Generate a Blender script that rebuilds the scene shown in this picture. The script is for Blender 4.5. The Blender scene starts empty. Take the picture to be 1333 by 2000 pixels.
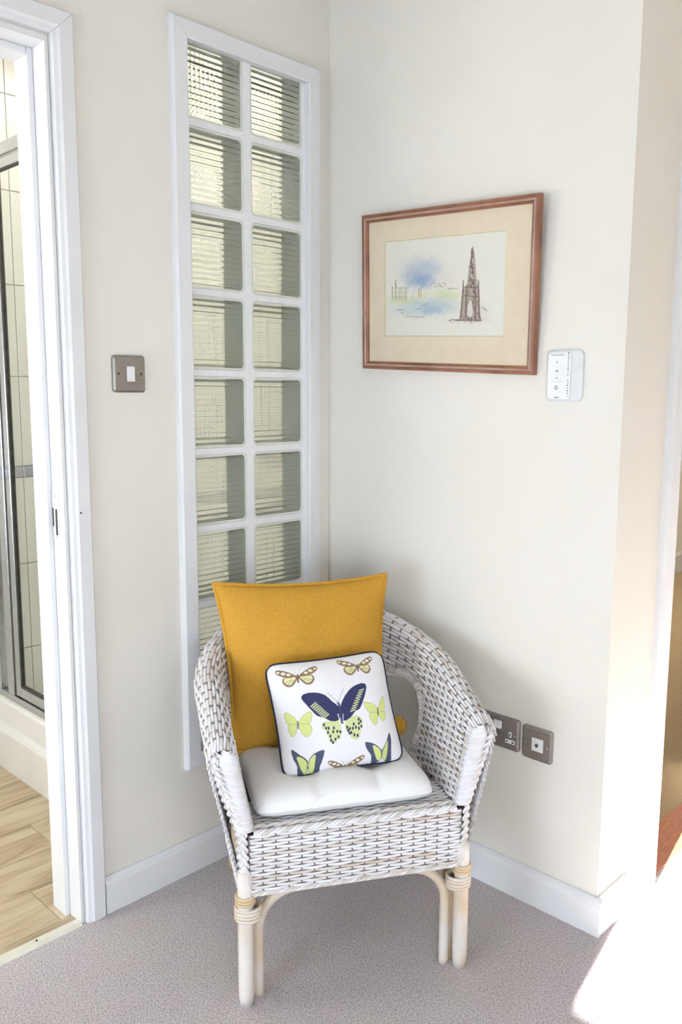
import bpy, math, random
import numpy as np
from mathutils import Vector, Matrix

random.seed(7); rng = np.random.default_rng(11)
SC = bpy.context.scene
COL = SC.collection
PI = math.pi

# ------------------------------------------------------------------ camera
CAM = Vector((1.7521, -1.7503, 1.2757))
YAW, PITCH, ROLL, FPX = -0.7709, 0.1414, 0.0046, 1636.27
fw = Vector((math.sin(YAW)*math.cos(PITCH), math.cos(YAW)*math.cos(PITCH), -math.sin(PITCH)))
r0 = Vector((math.cos(YAW), -math.sin(YAW), 0)); u0 = r0.cross(fw)
cr = r0*math.cos(ROLL) + u0*math.sin(ROLL); cu = u0*math.cos(ROLL) - r0*math.sin(ROLL)
cd = bpy.data.cameras.new('camera'); cam = bpy.data.objects.new('camera', cd); COL.objects.link(cam)
cam.matrix_world = Matrix(((cr.x, cu.x, -fw.x, CAM.x), (cr.y, cu.y, -fw.y, CAM.y), (cr.z, cu.z, -fw.z, CAM.z), (0, 0, 0, 1)))
cd.sensor_fit = 'VERTICAL'; cd.sensor_height = 36.0; cd.lens = FPX/2000*36.0; cd.clip_start = 0.02
SC.camera = cam

# ------------------------------------------------------------------ world, sun, daylight, exposure
w = bpy.data.worlds.new('sky'); SC.world = w; w.use_nodes = True
bg = w.node_tree.nodes['Background']; bg.inputs[0].default_value = (0.72, 0.84, 1.0, 1); bg.inputs[1].default_value = 1.2

def light(name, kind, loc, direction, energy, color, size=None, size_y=None):
    d = bpy.data.lights.new(name, kind); d.energy = energy; d.color = color
    if kind == 'AREA':
        d.shape = 'RECTANGLE'; d.size = size; d.size_y = size_y or size
    if kind == 'SUN': d.angle = math.radians(0.5)
    o = bpy.data.objects.new(name, d); COL.objects.link(o); o.location = loc
    o.rotation_euler = Vector(direction).to_track_quat('-Z', 'Y').to_euler()
    return o
light('sun', 'SUN', (2.3, -6, 3), (-0.181, 1.0, -0.30), 185.0, (1.0, 0.97, 0.93))
light('daylight_back_window', 'AREA', (0.90, -3.40, 0.72), (0, 1, -0.40), 60.0, (0.77, 0.875, 1.0), 1.1, 1.2)
light('added_side_fill', 'AREA', (2.94, -2.3, 0.72), (-1, 0.2, -0.38), 61.0, (0.82, 0.91, 1.0), 1.2, 1.2)  # added fill from the unseen side, lifts the left wall
light('added_bathroom_fill', 'AREA', (-0.55, -2.06, 1.25), (0, 1, -0.05), 22.0, (1.0, 0.98, 0.93), 0.7, 1.5)  # added fill facing the shower, brightens the lower glass blocks
light('added_bathroom_top_fill', 'AREA', (-0.57, -0.95, 2.40), (0, 0, -1), 4.0, (1.0, 0.99, 0.96), 0.5, 0.9)  # added overhead fill for the bathroom, no fixture there
light('added_shower_fill', 'AREA', (-0.5, -0.25, 2.40), (0, 0, -1), 6.0, (1.0, 0.98, 0.92), 0.4, 0.4)  # added fill above the cubicle, brightens the view through the blocks
light('added_far_room_fill', 'AREA', (0.1, 3.0, 2.38), (0, 0, -1), 42.0, (1.0, 0.93, 0.82), 0.6, 0.6)  # added warm fill that lifts the far room floor, no fixture there

SC.view_settings.view_transform = 'Standard'; SC.view_settings.look = 'None'
SC.view_settings.gamma = 1.0; SC.view_settings.use_curve_mapping = False
SC.view_settings.exposure = -0.60
SC.cycles.use_adaptive_sampling = True; SC.cycles.adaptive_threshold = 0.18; SC.cycles.adaptive_min_samples = 16
SC.cycles.max_bounces = 7; SC.cycles.diffuse_bounces = 3; SC.cycles.glossy_bounces = 3; SC.cycles.transmission_bounces = 6; SC.cycles.transparent_max_bounces = 8

# ------------------------------------------------------------------ helpers
def lin(c):
    c = np.asarray(c, float)/255.0
    return np.where(c <= 0.04045, c/12.92, ((c+0.055)/1.055)**2.4)
def L4(c): return tuple(float(x) for x in lin(c)) + (1.0,)

def tag(o, label=None, cat=None, group=None, kind=None):
    if label: o['label'] = label
    if cat: o['category'] = cat
    if group: o['group'] = group
    if kind: o['kind'] = kind
    return o

class MB:
    def __init__(s): s.v = []; s.f = []; s.t = []; s.n = 0
    def add(s, V, F, tint=0.5):
        V = np.asarray(V, float).reshape(-1, 3); s.v.append(V)
        s.f.extend([tuple(int(i)+s.n for i in q) for q in F])
        s.t.append(np.full(len(V), tint)); s.n += len(V)
        return s
    def box(s, a, b, tint=0.5):
        x0, x1 = sorted((a[0], b[0])); y0, y1 = sorted((a[1], b[1])); z0, z1 = sorted((a[2], b[2]))
        V = [(x0,y0,z0),(x1,y0,z0),(x1,y1,z0),(x0,y1,z0),(x0,y0,z1),(x1,y0,z1),(x1,y1,z1),(x0,y1,z1)]
        return s.add(V, [(0,3,2,1),(4,5,6,7),(0,1,5,4),(1,2,6,5),(2,3,7,6),(3,0,4,7)], tint)
    def tube(s, P, r, n=8, tint=0.5, closed=False, nrm=None, rn=None, caps=True):
        """tube along polyline P; elliptical: r across, rn along the given normals."""
        P = np.asarray(P, float); m = len(P)
        if closed: T = np.roll(P, -1, 0) - np.roll(P, 1, 0)
        else: T = np.gradient(P, axis=0)
        T /= np.linalg.norm(T, axis=1)[:, None] + 1e-12
        if nrm is None:
            N = np.zeros_like(P); a = np.array([0, 0, 1.0])
            if abs(T[0] @ a) > 0.9: a = np.array([0, 1.0, 0])
            prev = a - T[0]*(a @ T[0]); prev /= np.linalg.norm(prev)
            for i in range(m):
                k = prev - T[i]*(prev @ T[i]); k /= np.linalg.norm(k) + 1e-12; N[i] = k; prev = k
        else:
            N = np.asarray(nrm, float); N = N - T*np.sum(N*T, 1)[:, None]; N /= np.linalg.norm(N, axis=1)[:, None] + 1e-12
        B = np.cross(T, N)
        r = np.broadcast_to(np.asarray(r, float), (m,)); rn = r if rn is None else np.broadcast_to(np.asarray(rn, float), (m,))
        A = np.arange(n)*2*PI/n
        V = P[:, None, :] + (B*r[:, None])[:, None, :]*np.cos(A)[None, :, None] + (N*rn[:, None])[:, None, :]*np.sin(A)[None, :, None]
        F = []; top = m if closed else m-1
        for i in range(top):
            j = (i+1) % m
            for k in range(n):
                F.append((i*n+k, i*n+(k+1) % n, j*n+(k+1) % n, j*n+k))
        if not closed and caps:
            F.append(tuple(range(n-1, -1, -1))); F.append(tuple((m-1)*n+k for k in range(n)))
        return s.add(V.reshape(-1, 3), F, tint)
    def grid(s, G, tint=0.5, flip=False):
        n, m = G.shape[:2]; F = []
        for i in range(n-1):
            for j in range(m-1):
                q = (i*m+j, (i+1)*m+j, (i+1)*m+j+1, i*m+j+1)
                F.append(q[::-1] if flip else q)
        return s.add(G.reshape(-1, 3), F, tint)
    def build(s, name, mat, parent=None, smooth=False, bevel=0, seg=2, kind=None, origin=None):
        me = bpy.data.meshes.new(name); V = np.concatenate(s.v)
        loc = (0, 0, 0)
        if origin is not None: loc = tuple(origin); V = V - np.asarray(origin)
        me.from_pydata(V.tolist(), [], s.f)
        at = me.attributes.new('tint', 'FLOAT', 'POINT'); at.data.foreach_set('value', np.concatenate(s.t).astype(np.float32))
        me.materials.append(mat)
        if smooth: me.polygons.foreach_set('use_smooth', [True]*len(me.polygons))
        me.update()
        o = bpy.data.objects.new(name, me); COL.objects.link(o); o.location = loc
        if parent: o.parent = parent
        if bevel:
            b = o.modifiers.new('bevel', 'BEVEL'); b.width = bevel; b.segments = seg; b.limit_method = 'ANGLE'; b.angle_limit = math.radians(40)
        if kind: o['kind'] = kind
        return o

def empty(name, loc=(0, 0, 0), rz=0.0, parent=None):
    o = bpy.data.objects.new(name, None); COL.objects.link(o); o.location = loc; o.rotation_euler = (0, 0, rz)
    o.empty_display_size = 0.05
    if parent: o.parent = parent
    return o

# ------------------------------------------------------------------ materials
def new_mat(name, rough=0.6, base=(200, 200, 200), spec=0.5, metal=0.0):
    m = bpy.data.materials.new(name); m.use_nodes = True
    b = m.node_tree.nodes['Principled BSDF']
    b.inputs['Base Color'].default_value = L4(base); b.inputs['Roughness'].default_value = rough
    b.inputs['Specular IOR Level'].default_value = spec; b.inputs['Metallic'].default_value = metal
    return m, m.node_tree.nodes, m.node_tree.links, b
def noise_mat(name, c1, c2, scale=20, detail=4, rough=0.6, bump=0.0, bscale=None, spec=0.4, stretch=(1, 1, 1), metal=0.0, lo=0.35, hi=0.65, dist=0.002):
    m, N, Lk, b = new_mat(name, rough, c1, spec, metal)
    tc = N.new('ShaderNodeTexCoord'); mp = N.new('ShaderNodeMapping'); mp.inputs['Scale'].default_value = stretch
    Lk.new(tc.outputs['Object'], mp.inputs[0])
    nz = N.new('ShaderNodeTexNoise'); nz.inputs['Scale'].default_value = scale; nz.inputs['Detail'].default_value = detail
    Lk.new(mp.outputs[0], nz.inputs['Vector'])
    cr_ = N.new('ShaderNodeValToRGB'); cr_.color_ramp.elements[0].position = lo; cr_.color_ramp.elements[1].position = hi
    cr_.color_ramp.elements[0].color = L4(c1); cr_.color_ramp.elements[1].color = L4(c2)
    Lk.new(nz.outputs['Fac'], cr_.inputs[0]); Lk.new(cr_.outputs[0], b.inputs['Base Color'])
    if bump:
        n2 = N.new('ShaderNodeTexNoise'); n2.inputs['Scale'].default_value = bscale or scale*3; n2.inputs['Detail'].default_value = 3
        Lk.new(mp.outputs[0], n2.inputs['Vector'])
        bp = N.new('ShaderNodeBump'); bp.inputs['Strength'].default_value = bump; bp.inputs['Distance'].default_value = dist
        Lk.new(n2.outputs['Fac'], bp.inputs['Height']); Lk.new(bp.outputs[0], b.inputs['Normal'])
    return m
def tint_mat(name, stops, rough=0.6, spec=0.3, nscale=60, namp=0.35):
    """colour ramp driven by the per-piece 'tint' attribute plus a little noise."""
    m, N, Lk, b = new_mat(name, rough, stops[0][1], spec)
    at = N.new('ShaderNodeAttribute'); at.attribute_name = 'tint'
    tc = N.new('ShaderNodeTexCoord'); nz = N.new('ShaderNodeTexNoise'); nz.inputs['Scale'].default_value = nscale; nz.inputs['Detail'].default_value = 3
    Lk.new(tc.outputs['Object'], nz.inputs['Vector'])
    ma = N.new('ShaderNodeMath'); ma.operation = 'MULTIPLY_ADD'; ma.inputs[1].default_value = namp; 
    sub = N.new('ShaderNodeMath'); sub.operation = 'SUBTRACT'; sub.inputs[1].default_value = 0.5
    Lk.new(nz.outputs['Fac'], sub.inputs[0]); Lk.new(sub.outputs[0], ma.inputs[0]); Lk.new(at.outputs['Fac'], ma.inputs[2])
    cr_ = N.new('ShaderNodeValToRGB'); el = cr_.color_ramp.elements
    while len(el) < len(stops): el.new(0.5)
    for i, (p, c) in enumerate(stops): el[i].position = p; el[i].color = L4(c)
    Lk.new(ma.outputs[0], cr_.inputs[0]); Lk.new(cr_.outputs[0], b.inputs['Base Color'])
    return m
def vcol_mat(name, rough=0.9, bump=0.0, bscale=900):
    m, N, Lk, b = new_mat(name, rough, (255, 255, 255), 0.15)
    at = N.new('ShaderNodeAttribute'); at.attribute_name = 'print'; Lk.new(at.outputs['Color'], b.inputs['Base Color'])
    if bump:
        tc = N.new('ShaderNodeTexCoord'); nz = N.new('ShaderNodeTexNoise'); nz.inputs['Scale'].default_value = bscale
        Lk.new(tc.outputs['Object'], nz.inputs['Vector']); bp = N.new('ShaderNodeBump'); bp.inputs['Strength'].default_value = bump; bp.inputs['Distance'].default_value = 0.001
        Lk.new(nz.outputs['Fac'], bp.inputs['Height']); Lk.new(bp.outputs[0], b.inputs['Normal'])
    return m
def clear_glass(name, tintc=(253, 254, 253), refl=0.08):
    m = bpy.data.materials.new(name); m.use_nodes = True; N = m.node_tree.nodes; Lk = m.node_tree.links; N.clear()
    out = N.new('ShaderNodeOutputMaterial'); tr = N.new('ShaderNodeBsdfTransparent'); tr.inputs[0].default_value = L4(tintc)
    gl = N.new('ShaderNodeBsdfGlossy'); gl.inputs['Roughness'].default_value = 0.02
    mx = N.new('ShaderNodeMixShader'); mx.inputs[0].default_value = refl/2; Lk.new(tr.outputs[0], mx.inputs[1]); Lk.new(gl.outputs[0], mx.inputs[2])
    Lk.new(mx.outputs[0], out.inputs[0]); return m

M = {}
M['wall'] = noise_mat('cream_paint', (239, 234, 224), (241, 236, 227), 3, 2, 0.75, 0.04, 350, 0.25)
M['ceiling'] = noise_mat('ceiling_paint', (232, 229, 222), (236, 233, 226), 4, 2, 0.8)
M['white'] = noise_mat('white_gloss_paint', (234, 234, 235), (237, 237, 238), 5, 2, 0.35, 0.03, 60, 0.4)
M['mortar'] = noise_mat('white_grout', (240, 240, 241), (245, 245, 246), 60, 3, 0.6)
def carpet(name, dark, mid, light_):
    m, N, Lk, b = new_mat(name, 0.95, mid, 0.1)
    tc = N.new('ShaderNodeTexCoord')
    n1 = N.new('ShaderNodeTexNoise'); n1.inputs['Scale'].default_value = 260; n1.inputs['Detail'].default_value = 3; n1.inputs['Roughness'].default_value = 0.75
    n2 = N.new('ShaderNodeTexNoise'); n2.inputs['Scale'].default_value = 5; n2.inputs['Detail'].default_value = 3
    for q in (n1, n2): Lk.new(tc.outputs['Object'], q.inputs['Vector'])
    c = N.new('ShaderNodeValToRGB'); el = c.color_ramp.elements; el.new(0.5)
    for e_, (p_, k_) in zip(el, ((0.34, dark), (0.5, mid), (0.66, light_))): e_.position = p_; e_.color = L4(k_)
    Lk.new(n1.outputs['Fac'], c.inputs[0])
    mx = N.new('ShaderNodeMix'); mx.data_type = 'RGBA'; mx.blend_type = 'MULTIPLY'; mx.inputs[0].default_value = 0.10
    Lk.new(c.outputs[0], mx.inputs[6]); Lk.new(n2.outputs['Color'], mx.inputs[7]); Lk.new(mx.outputs[2], b.inputs['Base Color'])
    bp = N.new('ShaderNodeBump'); bp.inputs['Strength'].default_value = 0.7; bp.inputs['Distance'].default_value = 0.004
    Lk.new(n1.outputs['Fac'], bp.inputs['Height']); Lk.new(bp.outputs[0], b.inputs['Normal'])
    return m
M['carpet'] = carpet('taupe_fleck_carpet', (156, 146, 147), (214, 205, 206), (240, 234, 235))
M['tan_carpet'] = carpet('tan_carpet', (152, 130, 100), (186, 164, 132), (208, 188, 158))
M['tile'] = noise_mat('cream_ceramic_tile', (236, 234, 224), (241, 239, 230), 4, 2, 0.14, spec=0.5)
M['tilegrout'] = noise_mat('tile_grout', (220, 218, 206), (226, 224, 212), 30, 2, 0.9)
M['chrome'] = noise_mat('brushed_chrome', (196, 198, 202), (206, 208, 212), 40, 2, 0.22, metal=1.0)
M['border'] = noise_mat('silver_border_tile', (150, 148, 158), (214, 213, 218), 9, 2, 0.3, metal=0.6, lo=0.3, hi=0.7)
M['gasket'] = noise_mat('dark_gasket', (70, 70, 68), (84, 84, 82), 30, 2, 0.6)
M['tray'] = noise_mat('shower_tray_white', (238, 238, 236), (242, 242, 240), 6, 2, 0.3)
M['steel'] = noise_mat('pewter_plate', (150, 146, 142), (160, 156, 151), 30, 3, 0.36, stretch=(1, 1, 12), metal=0.85)
M['plastic'] = noise_mat('white_plastic', (240, 240, 240), (244, 244, 244), 20, 2, 0.35)
M['plasticgrey'] = noise_mat('pale_grey_plastic', (222, 224, 226), (228, 230, 232), 20, 2, 0.4)
M['dark'] = noise_mat('dark_slot', (52, 50, 50), (64, 62, 60), 50, 2, 0.7)
M['inkgrey'] = noise_mat('grey_ink', (128, 128, 128), (150, 150, 150), 80, 2, 0.8)
M['inkpale'] = noise_mat('pale_grey_ink', (176, 176, 176), (190, 190, 190), 80, 2, 0.8)
M['frame'] = noise_mat('red_brown_wood', (128, 82, 58), (164, 112, 84), 14, 5, 0.38, 0.1, 90, stretch=(1, 1, 1), spec=0.5)
M['framelight'] = noise_mat('limed_wood', (176, 142, 128), (196, 168, 156), 20, 4, 0.42, spec=0.5)
M['mat'] = noise_mat('cream_mount_board', (232, 212, 188), (236, 217, 194), 30, 3, 0.9)
M['matcut'] = noise_mat('mount_bevel', (206, 198, 150), (216, 208, 164), 30, 3, 0.8)
M['wicker'] = tint_mat('whitewashed_wicker', [(0.0, (160, 124, 92)), (0.20, (200, 176, 150)), (0.38, (224, 215, 208)), (0.75, (240, 237, 240)), (1.0, (248, 247, 252))], 0.62, 0.25, 38, 0.62)
M['stake'] = tint_mat('wicker_stake', [(0.0, (124, 112, 112)), (1.0, (172, 162, 160))], 0.8, 0.2, 40, 0.3)
M['cane'] = tint_mat('whitewashed_cane', [(0.0, (206, 172, 128)), (0.35, (222, 198, 166)), (0.62, (232, 223, 214)), (1.0, (240, 236, 234))], 0.42, 0.45, 9, 1.0)
M['yellow'] = noise_mat('mustard_cotton', (205, 154, 60), (212, 162, 68), 160, 3, 0.9, 0.22, 900, 0.12, dist=0.001)
M['linen'] = noise_mat('white_cotton', (250, 249, 250), (253, 252, 253), 120, 3, 0.9, 0.22, 800, 0.12, dist=0.001)
M['navy'] = noise_mat('navy_cord', (34, 36, 54), (46, 48, 68), 200, 2, 0.8, 0.3, 600)
M['print'] = vcol_mat('printed_linen', 0.9, 0.2)
M['paper'] = vcol_mat('watercolour_paper', 0.9)
M['glass'] = clear_glass('clear_glass')
M['artglass'] = clear_glass('picture_glass', refl=0.0)
M['thresholdwood'] = noise_mat('red_wood_threshold', (168, 96, 62), (186, 114, 78), 20, 4, 0.5, stretch=(6, 1, 1))
M['trimstrip'] = noise_mat('cream_threshold_strip', (226, 222, 206), (234, 230, 216), 30, 3, 0.4)
def plank_mat():
    m, N, Lk, b = new_mat('pale_oak_laminate', 0.45, (200, 176, 140), 0.4)
    tc = N.new('ShaderNodeTexCoord'); oi = N.new('ShaderNodeObjectInfo')
    ad = N.new('ShaderNodeVectorMath'); ad.operation = 'ADD'; sc_ = N.new('ShaderNodeVectorMath'); sc_.operation = 'SCALE'
    cb = N.new('ShaderNodeCombineXYZ'); 
    for i in range(3): Lk.new(oi.outputs['Random'], cb.inputs[i])
    Lk.new(cb.outputs[0], sc_.inputs[0]); sc_.inputs['Scale'].default_value = 17.0
    Lk.new(tc.outputs['Object'], ad.inputs[0]); Lk.new(sc_.outputs[0], ad.inputs[1])
    mp = N.new('ShaderNodeMapping'); mp.inputs['Scale'].default_value = (16, 2.0, 1); Lk.new(ad.outputs[0], mp.inputs[0])
    n1 = N.new('ShaderNodeTexNoise'); n1.inputs['Scale'].default_value = 1.6; n1.inputs['Detail'].default_value = 7; n1.inputs['Distortion'].default_value = 0.8
    Lk.new(mp.outputs[0], n1.inputs['Vector'])
    c = N.new('ShaderNodeValToRGB'); el = c.color_ramp.elements; el.new(0.5); el.new(0.6)
    for e_, (p_, k_) in zip(el, ((0.28, (152, 132, 104)), (0.42, (190, 170, 140)), (0.55, (206, 188, 158)), (0.72, (218, 203, 176)))): e_.position = p_; e_.color = L4(k_)
    Lk.new(n1.outputs['Fac'], c.inputs[0]); Lk.new(c.outputs[0], b.inputs['Base Color'])
    return m
M['plank'] = plank_mat()
def block_glass():
    m, N, Lk, b = new_mat('ribbed_block_glass', 0.03, (250, 251, 247), 0.5)
    b.inputs['Transmission Weight'].default_value = 1.0; b.inputs['IOR'].default_value = 1.45
    return m
M['blockglass'] = block_glass()
M['blockside'] = noise_mat('block_side_glass', (224, 227, 216), (230, 233, 222), 8, 2, 0.25, spec=0.6)

# ------------------------------------------------------------------ room shell
ZC = 2.45
XR = 0.908          # outer corner of the right wall
def struct(name, mb, mat, parent=None, **k):
    o = mb.build(name, mat, parent, **k)
    if not parent: o['kind'] = 'structure'
    return o

m = MB(); m.box((0.0, -3.5, -0.05), (3.0, 0.0, 0.0)); m.box((0.855, 0.0, -0.05), (3.0, 1.8, 0.0))
struct('floor', m, M['carpet'])
m = MB(); m.box((-0.64, 0.1, -0.05), (0.80, 4.6, 0.0)); struct('floor', m, M['tan_carpet'])
m = MB(); m.box((-0.7, -3.5, ZC), (3.1, 4.7, ZC+0.1)); m.box((-1.2, -2.3, ZC), (-0.7, 0.2, ZC+0.1)); struct('ceiling', m, M['ceiling'])

DY0, DY1, DZ = -1.62, -0.845, 2.005     # bathroom doorway
BY0, BY1, BZ0, BZ1 = -0.512, -0.090, 0.306, 2.118   # glass block opening
m = MB()
for a, b in [((-3.5, 0), (DY0, ZC)), ((DY0, DZ), (DY1, ZC)), ((DY1, 0), (BY0, ZC)), ((BY0, 0), (BY1, BZ0)), ((BY0, BZ1), (BY1, ZC)), ((BY1, 0), (0.1, ZC))]:
    m.box((-0.11, a[0], a[1]), (0, b[0], b[1]))
struct('wall_left', m, M['wall'])
m = MB(); m.box((0, 0, 0), (XR, 0.1, ZC)); struct('wall_right', m, M['wall'])
RY0, RY1, RZ = 0.335, 1.10, 2.0          # doorway to the far room
m = MB()
for a, b in [((0.1, 0), (RY0, ZC)), ((RY0, RZ), (RY1, ZC)), ((RY1, 0), (1.9, ZC))]:
    m.box((0.80, a[0], a[1]), (XR, b[0], b[1]))
struct('wall_return', m, M['wall'])
# wall behind the camera with its two windows
WX0, WX1, WZ0, WZ1 = 0.35, 1.45, 0.1, 1.4
SX0, SX1, SZ0, SZ1 = 1.585, 2.55, 0.978, 1.575
m = MB()
for a, b in [((-0.11, 0), (WX0, ZC)), ((WX0, 0), (WX1, WZ0)), ((WX0, WZ1), (WX1, ZC)), ((WX1, 0), (SX0, ZC)), ((SX0, 0), (SX1, SZ0)), ((SX0, SZ1), (SX1, ZC)), ((SX1, 0), (3.1, ZC))]:
    m.box((a[0], -3.6, a[1]), (b[0], -3.5, b[1]))
struct('wall_back', m, M['wall'])
m = MB()
EY0, EY1, EZ0, EZ1 = -2.9, -1.7, 0.1, 1.4
for a, b in [((-3.6, 0), (EY0, ZC)), ((EY0, 0), (EY1, EZ0)), ((EY0, EZ1), (EY1, ZC)), ((EY1, 0), (1.9, ZC))]:
    m.box((3.0, a[0], a[1]), (3.1, b[0], b[1]))
struct('wall_east', m, M['wall'])
m = MB(); m.box((XR, 1.8, 0), (3.1, 1.9, ZC)); struct('wall_north', m, M['wall'])
# far room
m = MB(); m.box((-0.75, 0.1, 0), (-0.64, 4.7, ZC)); m.box((-0.64, 4.6, 0), (0.9, 4.7, ZC)); m.box((0.80, 1.9, 0), (0.9, 4.6, ZC))
struct('wall_far_room', m, M['wall'])
# bathroom shell
m = MB(); m.box((-1.13, -2.2, 0), (-1.045, 0.15, ZC)); m.box((-1.045, 0.065, 0), (-0.11, 0.15, ZC)); m.box((-1.045, -2.2, 0), (-0.11, -2.1, ZC))
struct('wall_bathroom', m, M['tilegrout'])

# window joinery behind the camera
def window_unit(name, a, b, y0, y1, axis):
    e_ = empty(name, (0, 0, 0)); e_['kind'] = 'structure'
    def bar(p0, p1, nm):
        mm = MB()
        if axis == 'x': mm.box((p0[0], y0, p0[1]), (p1[0], y1, p1[1]))
        else: mm.box((y0, p0[0], p0[1]), (y1, p1[0], p1[1]))
        mm.build(nm, M['white'], e_)
    t = 0.035
    bar(a, (a[0]+t, b[1]), 'frame_post'); bar((b[0]-t, a[1]), b, 'frame_post')
    bar((a[0]+t, b[1]-t), (b[0]-t, b[1]), 'frame_rail'); bar((a[0]+t, a[1]), (b[0]-t, a[1]+t), 'frame_rail')
    mm = MB(); yc = (y0+y1)/2
    if axis == 'x': mm.box((a[0]+t, yc-.002, a[1]+t), (b[0]-t, yc+.002, b[1]-t))
    else: mm.box((yc-.002, a[0]+t, a[1]+t), (yc+.002, b[0]-t, b[1]-t))
    mm.build('pane', M['glass'], e_)
    return e_
window_unit('window_3', (SX0-0.035, SZ0-0.035), (SX1+0.035, SZ1+0.035), -3.58, -3.51, 'x')
# added unseen white panels: back one blocks the sun, others sit behind fill lamps
def opening_panel(name, lo, hi):
    mm = MB(); mm.box(lo, hi); o = mm.build(name, M['plastic']); o['kind'] = 'structure'; return o
opening_panel('window_2', (WX0, -3.57, WZ0), (WX1, -3.55, WZ1))  # panel added to keep sun out of the back window
opening_panel('added_bathroom_panel', (-0.90, -2.105, 0.5), (-0.20, -2.095, 2.0))  # unseen panel added behind the bathroom fill lamp
opening_panel('added_side_panel', (3.05, EY0, EZ0), (3.07, EY1, EZ1))  # unseen panel added behind the side fill lamp

# skirtings
def skirting(name, pts, hgt, mat=M['white'], th=0.016, parent=None):
    """pts: list of ((x0,y0),(x1,y1),(nx,ny)) runs, n towards the room."""
    mm = MB()
    for p0, p1, n in pts:
        prof = [(0, 0), (th, 0), (th, hgt-0.018), (th*0.72, hgt-0.008), (th*0.35, hgt), (0, hgt)]
        V = []
        for q in (p0, p1):
            for d, z in prof: V.append((q[0]+n[0]*d, q[1]+n[1]*d, z))
        k = len(prof)
        F = [(i, (i+1) % k, k+(i+1) % k, k+i) for i in range(k)] + [tuple(range(k-1, -1, -1)), tuple(range(k, 2*k))]
        mm.add(V, F)
    return struct(name, mm, mat)
skirting('baseboard_left', [((0, DY1+0.062, ), (0, 0.0), (1, 0)), ((0, -3.5), (0, DY0-0.06), (1, 0))], 0.092)
skirting('baseboard_right', [((0.016, 0), (XR+0.016, 0), (0, -1))], 0.092)
skirting('baseboard_return', [((XR, 0.0), (XR, 0.225), (1, 0))], 0.092)
skirting('baseboard_far_room', [((-0.64, 0.1), (-0.64, 4.6), (1, 0))], 0.15)

# ------------------------------------------------------------------ swept mitred casing segments
def casing_seg(mb, c0, c1, i0, i1, prof, plane):
    """c0,c1 outer corners (a,z); i0,i1 inward unit steps at each corner; prof: (inset, proud); plane(a,z,d)->xyz"""
    V = []
    for c, i in ((c0, i0), (c1, i1)):
        for ins, d in prof: V.append(plane(c[0]+i[0]*ins, c[1]+i[1]*ins, d))
    k = len(prof)
    F = [(j, (j+1) % k, k+(j+1) % k, k+j) for j in range(k)] + [tuple(range(k-1, -1, -1)), tuple(range(k, 2*k))]
    mb.add(V, F)

# --- bathroom doorway
door1 = empty('door_1', (0, (DY0+DY1)/2, 0)); door1['kind'] = 'structure'
def sub(mb, name, mat, par, **k):
    o = mb.build(name, mat, None, **k); o.parent = par; o.matrix_parent_inverse = Matrix.Translation(-par.location); return o
oy0, oy1, oz = DY0-0.06, -0.784, 2.068
cprof = [(0.0, 0.0), (0.0, 0.013), (0.004, 0.018), (0.034, 0.019), (0.040, 0.015), (0.047, 0.013), (0.050, 0.009), (0.052, 0.0)]
pl = lambda a, z, d: (d, a, z)
mm = MB(); casing_seg(mm, (oy1, 0.0), (oy1, oz-0.0004), (-1, 0), (-1, -1), cprof, pl); sub(mm, 'casing_post', M['white'], door1)
mm = MB(); casing_seg(mm, (oy1-0.0004, oz), (oy0, oz), (-1, -1), (1, -1), cprof, pl); sub(mm, 'casing_head', M['white'], door1)
mm = MB(); casing_seg(mm, (oy0, oz-0.0004), (oy0, 0.0), (1, -1), (1, 0), cprof, pl); sub(mm, 'casing_post', M['white'], door1)
mm = MB(); mm.box((-0.112, DY1-0.001, 0), (0.004, DY1+0.006, DZ+0.006)); sub(mm, 'door_lining', M['white'], door1)
mm = MB(); mm.box((-0.112, DY0, DZ-0.006), (0.004, DY1, DZ+0.006)); sub(mm, 'door_lining', M['white'], door1)
mm = MB(); mm.box((-0.112, DY0-0.006, 0), (0.004, DY0+0.006, DZ+0.006)); sub(mm, 'door_lining', M['white'], door1)
mm = MB(); mm.box((-0.112, DY1-0.014, 0), (-0.050, DY1-0.001, DZ-0.006)); sub(mm, 'door_stop', M['white'], door1, bevel=0.002)
mm = MB(); mm.box((-0.112, DY0+0.02, DZ-0.022), (-0.050, DY1-0.0145, DZ-0.006)); sub(mm, 'door_stop', M['white'], door1, bevel=0.002)
# strike plate with its two mortises and screws
mm = MB(); mm.box((-0.046, DY1-0.0025, 0.945), (-0.020, DY1-0.001, 1.050)); sp = sub(mm, 'strike_plate', M['plasticgrey'], door1)
sp['label'] = 'worn metal strike plate let into the white door lining'
mm = MB(); mm.box((-0.033, DY1-0.0034, 0.950), (-0.026, DY1-0.0024, 1.010)); mm.build('latch_hole', M['dark'], sp)
mm = MB(); mm.box((-0.046, DY1-0.0034, 0.970), (-0.042, DY1-0.0024, 1.012)); mm.build('plate_lip', M['dark'], sp)
for z_ in (0.9445, 1.040):
    mm = MB(); mm.tube([(-0.034, DY1-0.0026, z_), (-0.034, DY1-0.0034, z_)], 0.0034, 10); mm.build('screw', M['inkpale'], sp)
mm = MB(); mm.tube([(0.0185, -0.813, 1.003), (0.0197, -0.813, 1.003)], 0.0022, 10); sub(mm, 'nail_hole', M['dark'], door1)
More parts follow.
